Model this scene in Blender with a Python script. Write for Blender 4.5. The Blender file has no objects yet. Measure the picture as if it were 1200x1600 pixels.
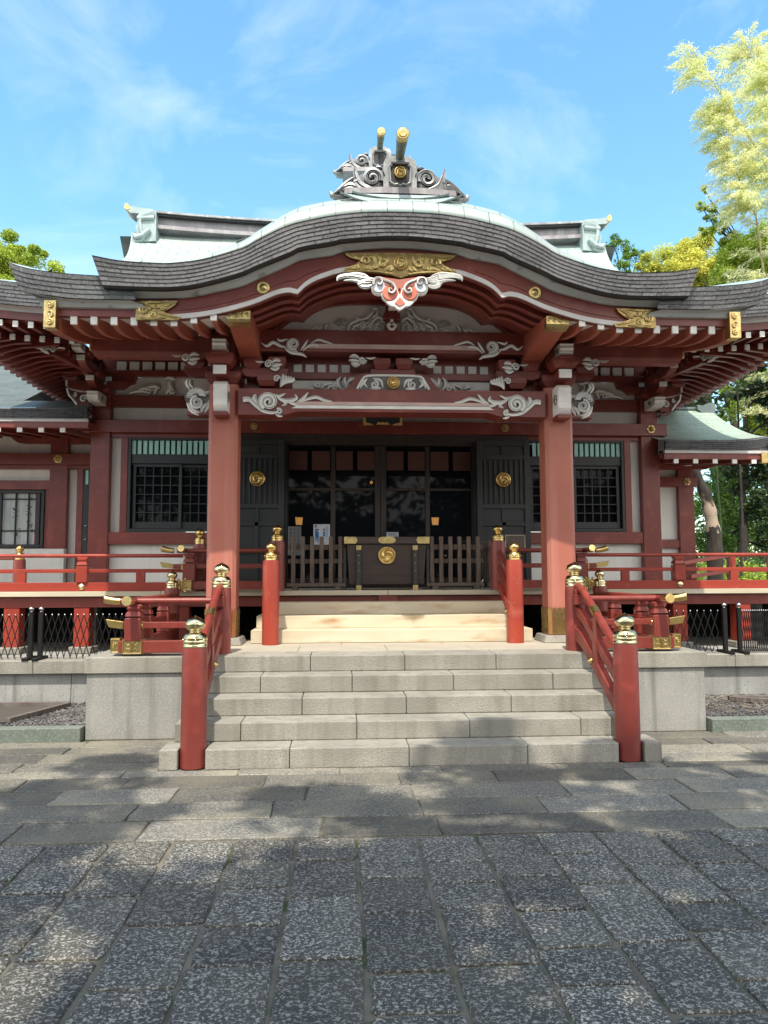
import bpy, math, random
from mathutils import Vector, Matrix
random.seed(7)
S = bpy.context.scene
COL = S.collection
R = math.radians
PI = math.pi

# ------------------------------------------------------------------ camera
CAM = Vector((-0.617, 0.0, 1.55))
FPX, PITCH, YAW, ROLL = 1192.76, R(4.686), R(3.322), R(-0.193)
def cam_axes():
    c, s = math.cos(YAW), math.sin(YAW)
    r = Vector((c, -s, 0)); f0 = Vector((s, c, 0)); u0 = Vector((0, 0, 1))
    f = f0*math.cos(PITCH) + u0*math.sin(PITCH)
    u = -f0*math.sin(PITCH) + u0*math.cos(PITCH)
    return r*math.cos(ROLL)+u*math.sin(ROLL), -r*math.sin(ROLL)+u*math.cos(ROLL), f
cr, cu, cf = cam_axes()
cam = bpy.data.cameras.new("camera")
camo = bpy.data.objects.new("camera", cam); COL.objects.link(camo)
m = Matrix((cr, cu, -cf)).transposed().to_4x4(); m.translation = CAM
camo.matrix_world = m
cam.sensor_fit = 'VERTICAL'; cam.sensor_height = 36.0; cam.lens = 36.0*FPX/1600.0
cam.clip_start = 0.05; cam.clip_end = 3000
S.camera = camo
S.render.resolution_x, S.render.resolution_y = 768, 1024
def at(px, py, Y):
    """point of the photograph (px, py) on the vertical plane Y: used to read sizes off the photograph"""
    d = cf + cr*((px-600)/FPX) + cu*((800-py)/FPX)
    return CAM + d*(Y/d.y)

# ------------------------------------------------------------------ sky, sun, exposure
SUN_EL, SUN_AZ = 62.0, 9.5        # from the left of the viewer's back
w = bpy.data.worlds.new("World"); S.world = w; w.use_nodes = True
nt = w.node_tree; nt.nodes.clear()
N = nt.nodes.new; L = nt.links.new
out = N('ShaderNodeOutputWorld'); bg = N('ShaderNodeBackground'); sky = N('ShaderNodeTexSky')
sky.sky_type = 'NISHITA'; sky.sun_disc = False
sky.sun_elevation = R(SUN_EL); sky.sun_rotation = R(180+SUN_AZ)
sky.air_density = 1.15; sky.dust_density = 0.4; sky.ozone_density = 1.9
tc = N('ShaderNodeTexCoord'); mp = N('ShaderNodeMapping'); mp.inputs['Scale'].default_value = (1.5, 1.0, 2.6)
mp.inputs['Rotation'].default_value = (0.3, 0.55, 0.4)
n1 = N('ShaderNodeTexNoise'); n1.inputs['Scale'].default_value = 2.4; n1.inputs['Detail'].default_value = 9; n1.inputs['Roughness'].default_value = .58
n1.inputs['Distortion'].default_value = 0.9
rp = N('ShaderNodeValToRGB'); rp.color_ramp.elements[0].position = .47; rp.color_ramp.elements[0].color = (0, 0, 0, 1)
rp.color_ramp.elements[1].position = .95; rp.color_ramp.elements[1].color = (.55, .55, .55, 1)
hs = N('ShaderNodeHueSaturation'); hs.inputs['Saturation'].default_value = 1.16; hs.inputs['Hue'].default_value = .485; hs.inputs['Value'].default_value = 2.15
mx = N('ShaderNodeMix'); mx.data_type = 'RGBA'; mx.inputs['B'].default_value = (9.0, 9.6, 10, 1)
L(tc.outputs['Generated'], mp.inputs['Vector']); L(mp.outputs[0], n1.inputs['Vector']); L(n1.outputs['Fac'], rp.inputs[0])
L(sky.outputs[0], hs.inputs['Color']); L(hs.outputs[0], mx.inputs['A']); L(rp.outputs[0], mx.inputs['Factor'])
# unseen bright cloud bank behind the viewer, added as fill for the shaded front
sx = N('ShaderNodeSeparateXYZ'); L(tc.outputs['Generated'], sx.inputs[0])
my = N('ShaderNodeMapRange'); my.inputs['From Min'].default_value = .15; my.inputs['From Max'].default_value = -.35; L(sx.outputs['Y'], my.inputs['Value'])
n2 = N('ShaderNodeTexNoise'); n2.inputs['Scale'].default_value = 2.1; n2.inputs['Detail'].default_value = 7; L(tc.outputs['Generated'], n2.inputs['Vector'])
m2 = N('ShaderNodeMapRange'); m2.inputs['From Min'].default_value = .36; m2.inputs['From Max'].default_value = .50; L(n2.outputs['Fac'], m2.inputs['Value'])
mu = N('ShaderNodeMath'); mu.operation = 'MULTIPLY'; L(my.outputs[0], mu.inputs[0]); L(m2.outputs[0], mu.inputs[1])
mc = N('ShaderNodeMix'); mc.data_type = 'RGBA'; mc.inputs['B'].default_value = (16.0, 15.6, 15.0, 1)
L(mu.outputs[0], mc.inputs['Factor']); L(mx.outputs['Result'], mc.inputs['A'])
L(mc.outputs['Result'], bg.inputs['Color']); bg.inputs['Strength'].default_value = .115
L(bg.outputs[0], out.inputs[0])
sl = bpy.data.lights.new("sun", 'SUN'); sl.energy = 4.4; sl.angle = R(.55); sl.color = (1, .93, .81)
so = bpy.data.objects.new("sun", sl); COL.objects.link(so)
ce = math.cos(R(SUN_EL))
sdir = Vector((math.sin(R(SUN_AZ))*ce, math.cos(R(SUN_AZ))*ce, -math.sin(R(SUN_EL))))   # light travel
so.rotation_euler = sdir.to_track_quat('-Z', 'Y').to_euler()
so.location = (-3, -10, 20)
S.view_settings.view_transform = 'Standard'; S.view_settings.look = 'None'
S.view_settings.exposure = .44; S.view_settings.gamma = 1
try: S.view_settings.use_curve_mapping = False
except Exception: pass

# ------------------------------------------------------------------ materials
def mat(name, c1, c2=None, scale=4.0, rough=.5, metal=0.0, bump=0.0, bscale=60, lo=.35, hi=.65, stretch=(1, 1, 1), detail=5,
        c3=None, s3=120, lo3=.55, hi3=.62, rvar=0.0, coat=0.0, isl=0.0, trans=None, spec=.5, streak=None, chips=None):
    m = bpy.data.materials.new(name); m.use_nodes = True
    nt = m.node_tree; N = nt.nodes.new; L = nt.links.new
    p = nt.nodes['Principled BSDF']
    p.inputs['Roughness'].default_value = rough; p.inputs['Metallic'].default_value = metal
    p.inputs['Specular IOR Level'].default_value = spec
    p.inputs['Coat Weight'].default_value = coat; p.inputs['Coat Roughness'].default_value = .12
    geo = N('ShaderNodeNewGeometry'); mp = N('ShaderNodeMapping'); mp.inputs['Scale'].default_value = stretch
    L(geo.outputs['Position'], mp.inputs['Vector'])
    c2 = c2 or tuple(x*.8 for x in c1)
    nz = N('ShaderNodeTexNoise'); nz.inputs['Scale'].default_value = scale; nz.inputs['Detail'].default_value = detail
    L(mp.outputs[0], nz.inputs['Vector'])
    mr = N('ShaderNodeMapRange'); mr.inputs['From Min'].default_value = lo; mr.inputs['From Max'].default_value = hi
    L(nz.outputs['Fac'], mr.inputs['Value'])
    mix = N('ShaderNodeMix'); mix.data_type = 'RGBA'
    mix.inputs['A'].default_value = (*c1, 1); mix.inputs['B'].default_value = (*c2, 1)
    L(mr.outputs[0], mix.inputs['Factor'])
    res = mix.outputs['Result']
    if c3:
        n3 = N('ShaderNodeTexNoise'); n3.inputs['Scale'].default_value = s3; n3.inputs['Detail'].default_value = 3
        L(mp.outputs[0], n3.inputs['Vector'])
        m3 = N('ShaderNodeMapRange'); m3.inputs['From Min'].default_value = lo3; m3.inputs['From Max'].default_value = hi3
        L(n3.outputs['Fac'], m3.inputs['Value'])
        x3 = N('ShaderNodeMix'); x3.data_type = 'RGBA'; x3.inputs['B'].default_value = (*c3, 1)
        L(m3.outputs[0], x3.inputs['Factor']); L(res, x3.inputs['A']); res = x3.outputs['Result']
    if streak:   # rain streaks running down: colour, strength
        mps = N('ShaderNodeMapping'); mps.inputs['Scale'].default_value = (9, 9, .55)
        L(geo.outputs['Position'], mps.inputs['Vector'])
        ns = N('ShaderNodeTexNoise'); ns.inputs['Scale'].default_value = 1; ns.inputs['Detail'].default_value = 4
        L(mps.outputs[0], ns.inputs['Vector'])
        ms = N('ShaderNodeMapRange'); ms.inputs['From Min'].default_value = .5; ms.inputs['From Max'].default_value = .72
        ms.inputs['To Max'].default_value = streak[1]
        L(ns.outputs['Fac'], ms.inputs['Value'])
        xs = N('ShaderNodeMix'); xs.data_type = 'RGBA'; xs.inputs['B'].default_value = (*streak[0], 1)
        L(ms.outputs[0], xs.inputs['Factor']); L(res, xs.inputs['A']); res = xs.outputs['Result']
    if chips:    # small flakes of lost paint, in loose clusters: colour, threshold
        nc = N('ShaderNodeTexNoise'); nc.inputs['Scale'].default_value = 46; nc.inputs['Detail'].default_value = 2; L(geo.outputs['Position'], nc.inputs['Vector'])
        nd = N('ShaderNodeTexNoise'); nd.inputs['Scale'].default_value = 3.1; nd.inputs['Detail'].default_value = 3; L(geo.outputs['Position'], nd.inputs['Vector'])
        am = N('ShaderNodeMath'); am.operation = 'MULTIPLY_ADD'; L(nd.outputs['Fac'], am.inputs[0]); am.inputs[1].default_value = .55; L(nc.outputs['Fac'], am.inputs[2])
        mq = N('ShaderNodeMapRange'); mq.inputs['From Min'].default_value = chips[1]; mq.inputs['From Max'].default_value = chips[1]+.015; L(am.outputs[0], mq.inputs['Value'])
        xq = N('ShaderNodeMix'); xq.data_type = 'RGBA'; xq.inputs['B'].default_value = (*chips[0], 1)
        L(mq.outputs[0], xq.inputs['Factor']); L(res, xq.inputs['A']); res = xq.outputs['Result']
    if isl:
        h = N('ShaderNodeHueSaturation'); mi = N('ShaderNodeMapRange')
        mi.inputs['To Min'].default_value = 1-isl; mi.inputs['To Max'].default_value = 1+isl
        L(geo.outputs['Random Per Island'], mi.inputs['Value']); L(mi.outputs[0], h.inputs['Value']); L(res, h.inputs['Color']); res = h.outputs[0]
    L(res, p.inputs['Base Color'])
    if rvar:
        rr = N('ShaderNodeMapRange'); rr.inputs['To Min'].default_value = max(0, rough-rvar); rr.inputs['To Max'].default_value = min(1, rough+rvar)
        L(nz.outputs['Fac'], rr.inputs['Value']); L(rr.outputs[0], p.inputs['Roughness'])
    if bump:
        nb = N('ShaderNodeTexNoise'); nb.inputs['Scale'].default_value = bscale; nb.inputs['Detail'].default_value = 6
        L(mp.outputs[0], nb.inputs['Vector'])
        b = N('ShaderNodeBump'); b.inputs['Strength'].default_value = bump; b.inputs['Distance'].default_value = .01
        L(nb.outputs['Fac'], b.inputs['Height']); L(b.outputs[0], p.inputs['Normal'])
    if trans:
        t = N('ShaderNodeBsdfTranslucent'); ms = N('ShaderNodeMixShader'); ms.inputs[0].default_value = trans
        L(res, t.inputs['Color'])
        o = [n for n in nt.nodes if n.type == 'OUTPUT_MATERIAL'][0]
        L(p.outputs[0], ms.inputs[1]); L(t.outputs[0], ms.inputs[2]); L(ms.outputs[0], o.inputs[0])
    return m

def brickmat(name, c1, c2, joint, bw, bh, rough=.5, metal=0, mortar=.004, bump=.5, patch=None, offset=.5, streak=False, spec=.5):
    """courses laid out on the sheet's own UV map, in metres"""
    m = bpy.data.materials.new(name); m.use_nodes = True
    nt = m.node_tree; N = nt.nodes.new; L = nt.links.new
    p = nt.nodes['Principled BSDF']; p.inputs['Roughness'].default_value = rough; p.inputs['Metallic'].default_value = metal
    p.inputs['Specular IOR Level'].default_value = spec
    tc = N('ShaderNodeTexCoord'); b = N('ShaderNodeTexBrick')
    b.offset = offset; b.inputs['Scale'].default_value = 1
    b.inputs['Color1'].default_value = (*c1, 1); b.inputs['Color2'].default_value = (*c2, 1); b.inputs['Mortar'].default_value = (*joint, 1)
    b.inputs['Brick Width'].default_value = bw; b.inputs['Row Height'].default_value = bh
    b.inputs['Mortar Size'].default_value = mortar; b.inputs['Mortar Smooth'].default_value = .3; b.inputs['Bias'].default_value = -.1
    L(tc.outputs['UV'], b.inputs['Vector'])
    res = b.outputs['Color']
    geo = N('ShaderNodeNewGeometry')
    nz = N('ShaderNodeTexNoise'); nz.inputs['Scale'].default_value = 1.7; nz.inputs['Detail'].default_value = 6
    L(geo.outputs['Position'], nz.inputs['Vector'])
    if patch:
        mr = N('ShaderNodeMapRange'); mr.inputs['From Min'].default_value = .48; mr.inputs['From Max'].default_value = .68; mr.inputs['To Max'].default_value = .75
        L(nz.outputs['Fac'], mr.inputs['Value'])
        x = N('ShaderNodeMix'); x.data_type = 'RGBA'; x.blend_type = 'MIX'; x.inputs['B'].default_value = (*patch, 1)
        L(mr.outputs[0], x.inputs['Factor']); L(res, x.inputs['A']); res = x.outputs['Result']
    if streak:
        mp = N('ShaderNodeMapping'); mp.inputs['Scale'].default_value = (34, 2.6, 1)
        L(tc.outputs['UV'], mp.inputs['Vector'])
        ns = N('ShaderNodeTexNoise'); ns.inputs['Scale'].default_value = 1; ns.inputs['Detail'].default_value = 3
        L(mp.outputs[0], ns.inputs['Vector'])
        mr = N('ShaderNodeMapRange'); mr.inputs['From Min'].default_value = .5; mr.inputs['From Max'].default_value = .8; mr.inputs['To Max'].default_value = .6
        L(ns.outputs['Fac'], mr.inputs['Value'])
        x = N('ShaderNodeMix'); x.data_type = 'RGBA'; x.inputs['B'].default_value = (.30, .31, .315, 1)
        L(mr.outputs[0], x.inputs['Factor']); L(res, x.inputs['A']); res = x.outputs['Result']
    L(res, p.inputs['Base Color'])
    bp = N('ShaderNodeBump'); bp.inputs['Strength'].default_value = bump; bp.inputs['Distance'].default_value = .01
    inv = N('ShaderNodeMath'); inv.operation = 'SUBTRACT'; inv.inputs[0].default_value = 1
    L(b.outputs['Fac'], inv.inputs[1]); L(inv.outputs[0], bp.inputs['Height']); L(bp.outputs[0], p.inputs['Normal'])
    return m

M = {}
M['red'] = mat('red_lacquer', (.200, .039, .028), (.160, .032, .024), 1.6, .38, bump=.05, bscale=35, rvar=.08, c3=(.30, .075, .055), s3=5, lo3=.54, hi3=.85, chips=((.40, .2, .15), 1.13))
M['redbright'] = mat('vermilion_lacquer', (.33, .044, .024), (.26, .034, .021), 2.2, .36, bump=.04, bscale=30, rvar=.08, c3=(.43, .10, .06), s3=7, lo3=.6, hi3=.85, chips=((.6, .45, .36), 1.09))
M['rednewel'] = mat('newel_lacquer', (.215, .034, .024), (.175, .029, .021), 2.5, .4, bump=.06, bscale=35, rvar=.12, c3=(.30, .06, .042), s3=6, lo3=.52, hi3=.8, streak=((.13, .02, .014), .5), chips=((.45, .22, .16), 1.10))
M['chip'] = mat('chipped_newel_lacquer', (.36, .05, .026), (.28, .036, .02), 2.5, .4, bump=.05, bscale=30, rvar=.1, c3=(.42, .10, .06), s3=5, lo3=.56, hi3=.8, streak=((.25, .03, .018), .4), chips=((.62, .45, .36), 1.06))
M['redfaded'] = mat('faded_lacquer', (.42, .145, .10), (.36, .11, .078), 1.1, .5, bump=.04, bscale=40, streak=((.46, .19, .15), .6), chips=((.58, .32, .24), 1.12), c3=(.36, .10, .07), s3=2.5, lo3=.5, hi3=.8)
M['orange'] = mat('orange_lacquer', (.36, .095, .055), (.28, .07, .045), 2, .5, bump=.04, bscale=40)  # orange-red lacquer of rafters, barge boards and sloping beams
M['white'] = mat('white_plaster', (.76, .745, .71), (.68, .665, .635), 1.4, .85, bump=.05, bscale=50, streak=((.5, .49, .45), .35))
M['wpaint'] = mat('white_paint', (.82, .81, .78), (.72, .71, .68), 6, .6, bump=.06, bscale=60)
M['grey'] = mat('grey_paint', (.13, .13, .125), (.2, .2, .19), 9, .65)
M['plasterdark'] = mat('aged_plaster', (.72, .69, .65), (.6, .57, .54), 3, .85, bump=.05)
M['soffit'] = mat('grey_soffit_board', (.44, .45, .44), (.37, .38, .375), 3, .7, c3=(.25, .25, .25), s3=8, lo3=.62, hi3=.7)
M['trim'] = mat('pale_trim', (.60, .58, .57), (.50, .48, .47), 5, .6)
M['pinktrim'] = mat('pink_white_trim', (.62, .44, .40), (.5, .36, .33), 5, .6)
M['pink'] = mat('coral_paint', (.62, .19, .12), (.55, .15, .10), 5, .6)
M['bluewhite'] = mat('pale_blue_paint', (.60, .66, .74), (.66, .68, .7), 4, .6)
M['gold'] = mat('gilt_metal', (.76, .55, .23), (.54, .38, .14), 14, .30, 1, bump=.12, bscale=45, rvar=.1)
M['golddark'] = mat('gilt_recess_shade', (.42, .30, .13), (.26, .19, .08), 18, .4, 1)  # darker gilt: shade in the recesses of the relief is put into the colour
M['golddull'] = mat('dull_gilt_metal', (.66, .50, .22), (.44, .33, .14), 18, .36, 1, bump=.15, bscale=60, rvar=.1)
M['brass'] = mat('polished_brass', (.76, .66, .40), (.62, .52, .29), 9, .14, 1, bump=.02, bscale=30, rvar=.05)
M['black'] = mat('black_lacquer', (.016, .018, .019), (.026, .028, .029), 2, .45, bump=.04, bscale=40)
M['blackmetal'] = mat('black_painted_metal', (.018, .018, .019), (.03, .03, .03), 8, .4)
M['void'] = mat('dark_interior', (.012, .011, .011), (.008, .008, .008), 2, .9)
M['teal'] = mat('pale_green_slats', (.42, .74, .68), (.36, .66, .6), 5, .6)
M['darkwood'] = mat('dark_wood', (.045, .03, .024), (.028, .02, .016), 3, .5, stretch=(8, 8, 1), bump=.1, bscale=40)
M['greywood'] = mat('weathered_wood', (.15, .11, .085), (.085, .062, .05), 6, .75, stretch=(9, 9, 1), bump=.25, bscale=40)
M['boxwood'] = mat('offering_box_wood', (.055, .034, .027), (.035, .023, .02), 3, .42, stretch=(1, 1, 7), bump=.1, bscale=30)
M['bamboo_blind'] = mat('reed_blind', (.09, .028, .017), (.06, .02, .013), 3, .7, stretch=(1, 1, 60))
M['cream'] = mat('pale_timber_step', (.60, .53, .40), (.54, .46, .33), 2.2, .6, stretch=(.7, 3, 3), bump=.05, c3=(.36, .21, .09), s3=3.2, lo3=.55, hi3=.8)
M['plank'] = mat('veranda_floor_timber', (.55, .49, .37), (.46, .40, .29), 3, .65, stretch=(.5, 4, 4), bump=.05)
M['granite'] = mat('granite', (.335, .318, .275), (.225, .212, .18), 1.7, .85, bump=.6, bscale=90, c3=(.22, .21, .185), s3=95, lo3=.48, hi3=.66, streak=((.17, .155, .12), .7))
M['granitewall'] = mat('granite_wall', (.29, .285, .26), (.235, .235, .215), 1.6, .85, bump=.25, bscale=90, c3=(.36, .355, .33), s3=95, lo3=.52, hi3=.66, streak=((.16, .16, .14), .9))
M['concrete'] = mat('stained_concrete', (.33, .33, .31), (.23, .235, .225), 2.2, .9, bump=.2, bscale=60, streak=((.11, .115, .11), .9), c3=(.15, .15, .14), s3=70, lo3=.6, hi3=.7)
M['mossy'] = mat('mossy_stone', (.15, .17, .145), (.10, .13, .105), 4, .9, bump=.3, bscale=60, c3=(.20, .21, .19), s3=40, lo3=.5, hi3=.7)
M['shingle'] = brickmat('copper_verge_courses', (.042, .042, .046), (.112, .110, .116), (.028, .028, .03), .16, 1.0, .46, .2, .012, .4, patch=(.13, .125, .13), streak=True)
M['shinglegreen'] = brickmat('patinated_verge_courses', (.038, .038, .041), (.10, .098, .102), (.025, .025, .026), .24, 1.0, .46, .2, .012, .4, patch=(.11, .12, .12), streak=True)
M['coppertop'] = brickmat('verdigris_copper_sheet', (.30, .39, .37), (.36, .45, .43), (.13, .18, .175), .36, .17, .55, .1, .006, .6, patch=(.34, .37, .355))
M['copperband'] = brickmat('verdigris_verge_sheet', (.28, .37, .345), (.345, .43, .41), (.12, .165, .16), .26, .2, .5, .1, .006, .6, patch=(.33, .33, .32), offset=.5)
M['coppershade'] = brickmat('shaded_copper_sheet', (.09, .11, .10), (.125, .145, .13), (.04, .05, .045), .5, .15, .55, .1, .008, .6, patch=(.15, .15, .14))  # copper darkened so its colour carries the eave's shade on the left wing
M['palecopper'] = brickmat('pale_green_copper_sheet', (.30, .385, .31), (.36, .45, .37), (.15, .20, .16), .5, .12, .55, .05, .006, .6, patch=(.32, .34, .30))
M['ridgecopper'] = mat('ridge_copper', (.30, .275, .285), (.21, .195, .205), 3, .45, .3, streak=((.38, .42, .41), .7), bump=.08, bscale=30)
M['ornament'] = mat('aged_copper_ornament', (.33, .34, .345), (.20, .205, .21), 6, .45, .35, c3=(.44, .46, .46), s3=12, lo3=.5, hi3=.7, bump=.12, bscale=40)
M['ornpale'] = mat('pale_copper_ornament', (.36, .45, .45), (.28, .35, .35), 6, .5, .1, bump=.08, bscale=30)
M['verdigris'] = mat('dark_verdigris_tube', (.10, .15, .13), (.20, .22, .18), 22, .6, .3, c3=(.30, .28, .18), s3=60, lo3=.55, hi3=.65)
M['gravel'] = mat('grey_gravel', (.075, .073, .075), (.16, .15, .145), 3, .9, isl=.5)
M['gate'] = mat('gate_black_paint', (.008, .008, .009), (.014, .014, .014), 8, .5, spec=.25)
M['rust'] = mat('rusty_plank', (.09, .065, .055), (.16, .14, .13), 6, .8, bump=.2, stretch=(1, 6, 1))
M['mortar'] = mat('mortar_joint', (.17, .15, .115), (.10, .088, .065), 5, .95, bump=.5, bscale=50, c3=(.055, .065, .025), s3=3, lo3=.58, hi3=.66)
M['bark'] = mat('bark', (.045, .036, .028), (.02, .016, .013), 5, .9, stretch=(4, 4, 1), bump=.8, bscale=18)
M['barkpale'] = mat('peeled_bark', (.09, .07, .055), (.045, .036, .03), 4, .9, bump=.5, bscale=18, c3=(.36, .27, .19), s3=1.6, lo3=.5, hi3=.55)
M['culm'] = mat('bamboo_culm', (.22, .20, .09), (.30, .26, .12), 4, .5)
M['lf_yellow'] = mat('yellow_leaves', (.72, .70, .16), (.50, .54, .09), 1.1, .55, isl=.4, trans=.45)
M['lf_bamboo'] = mat('bamboo_leaves', (.84, .83, .48), (.76, .80, .38), 1.2, .5, isl=.2, trans=.5)
M['lf_lime'] = mat('lime_leaves', (.50, .60, .09), (.32, .43, .055), 1.3, .5, isl=.45, trans=.5)
M['lf_green'] = mat('green_leaves', (.22, .36, .07), (.11, .21, .035), 1.1, .5, isl=.5, trans=.45)
M['lf_dark'] = mat('dark_leaves', (.055, .095, .025), (.03, .055, .018), 1.1, .45, isl=.5, trans=.25)
M['earth'] = mat('bare_earth', (.085, .07, .055), (.055, .046, .036), .6, .95, bump=.3, bscale=20)
M['paper'] = mat('poster_paper', (.62, .66, .72), (.58, .62, .68), 3, .5)
M['paperblue'] = mat('poster_blue_ink', (.03, .17, .42), (.03, .2, .45), 3, .5)
M['paperdark'] = mat('poster_dark_ink', (.03, .03, .045), (.05, .05, .06), 3, .5)
M['skinink'] = mat('poster_skin_ink', (.6, .42, .32), (.55, .4, .3), 3, .5)
M['boardgrey'] = mat('notice_board_grey', (.10, .11, .11), (.12, .13, .13), 3, .5)
M['curtain'] = mat('white_curtain', (.52, .56, .56), (.36, .42, .42), 3, .8, stretch=(6, 1, .6), bump=.2, bscale=8)
M['crimson'] = mat('crimson_cloth', (.22, .01, .05), (.3, .02, .06), 8, .8)
M['bluesky'] = mat('silver_cap', (.6, .6, .62), (.5, .5, .5), 4, .25, 1)

def glassmat(name, tint=(.008, .009, .012), rough=.03):
    m = bpy.data.materials.new(name); m.use_nodes = True
    p = m.node_tree.nodes['Principled BSDF']
    p.inputs['Base Color'].default_value = (*tint, 1); p.inputs['Roughness'].default_value = rough; p.inputs['Specular IOR Level'].default_value = .12
    return m
M['glass'] = glassmat('dark_window_glass')
def emis(name, c, s):
    m = bpy.data.materials.new(name); m.use_nodes = True
    p = m.node_tree.nodes['Principled BSDF']
    p.inputs['Base Color'].default_value = (*c, 1); p.inputs['Emission Color'].default_value = (*c, 1); p.inputs['Emission Strength'].default_value = s
    return m
M['lampglow'] = emis('lantern_glow', (.8, .38, .10), .16)

def pavemat(name, dark, light, s, lo, hi, warm, isl=.2, bump=.6, amt=1.0):
    m = bpy.data.materials.new(name); m.use_nodes = True
    nt = m.node_tree; N = nt.nodes.new; L = nt.links.new
    p = nt.nodes['Principled BSDF']; p.inputs['Roughness'].default_value = .72
    geo = N('ShaderNodeNewGeometry')
    # per-slab shift so no two slabs share a pattern
    sc = N('ShaderNodeVectorMath'); sc.operation = 'SCALE'; L(geo.outputs['Random Per Island'], sc.inputs[0]); sc.inputs['Scale'].default_value = 37
    ad = N('ShaderNodeVectorMath'); L(geo.outputs['Position'], ad.inputs[0]); L(sc.outputs[0], ad.inputs[1])
    mp = N('ShaderNodeMapping'); mp.inputs['Scale'].default_value = (1, 1.15, 1); L(ad.outputs[0], mp.inputs['Vector'])
    n = N('ShaderNodeTexNoise'); n.inputs['Scale'].default_value = s; n.inputs['Detail'].default_value = 4; n.inputs['Roughness'].default_value = .6; n.inputs['Distortion'].default_value = .8
    L(mp.outputs[0], n.inputs['Vector'])
    mr = N('ShaderNodeMapRange'); mr.inputs['From Min'].default_value = lo; mr.inputs['From Max'].default_value = hi; mr.inputs['To Max'].default_value = amt
    L(n.outputs['Fac'], mr.inputs['Value'])
    big = N('ShaderNodeTexNoise'); big.inputs['Scale'].default_value = 2.2; big.inputs['Detail'].default_value = 4; L(ad.outputs[0], big.inputs['Vector'])
    mb = N('ShaderNodeMapRange'); mb.inputs['From Min'].default_value = .4; mb.inputs['From Max'].default_value = .7; L(big.outputs['Fac'], mb.inputs['Value'])
    xd = N('ShaderNodeMix'); xd.data_type = 'RGBA'; xd.inputs['A'].default_value = (*dark, 1); xd.inputs['B'].default_value = (*warm, 1); L(mb.outputs[0], xd.inputs['Factor'])
    x = N('ShaderNodeMix'); x.data_type = 'RGBA'; x.inputs['B'].default_value = (*light, 1); L(mr.outputs[0], x.inputs['Factor']); L(xd.outputs['Result'], x.inputs['A'])
    h = N('ShaderNodeHueSaturation'); mi = N('ShaderNodeMapRange'); mi.inputs['To Min'].default_value = 1-isl; mi.inputs['To Max'].default_value = 1+isl
    L(geo.outputs['Random Per Island'], mi.inputs['Value']); L(mi.outputs[0], h.inputs['Value']); L(x.outputs['Result'], h.inputs['Color'])
    L(h.outputs[0], p.inputs['Base Color'])
    b = N('ShaderNodeBump'); b.inputs['Strength'].default_value = bump; b.inputs['Distance'].default_value = .006
    L(n.outputs['Fac'], b.inputs['Height']); L(b.outputs[0], p.inputs['Normal'])
    return m
M['pave'] = pavemat('pitted_andesite_slabs', (.044, .042, .038), (.31, .296, .26), 68, .52, .59, (.08, .072, .055), isl=.28)
M['paveband'] = pavemat('smooth_stone_slabs', (.088, .084, .074), (.27, .255, .215), 60, .48, .60, (.18, .16, .115), isl=.38, bump=.8, amt=.75)

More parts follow.
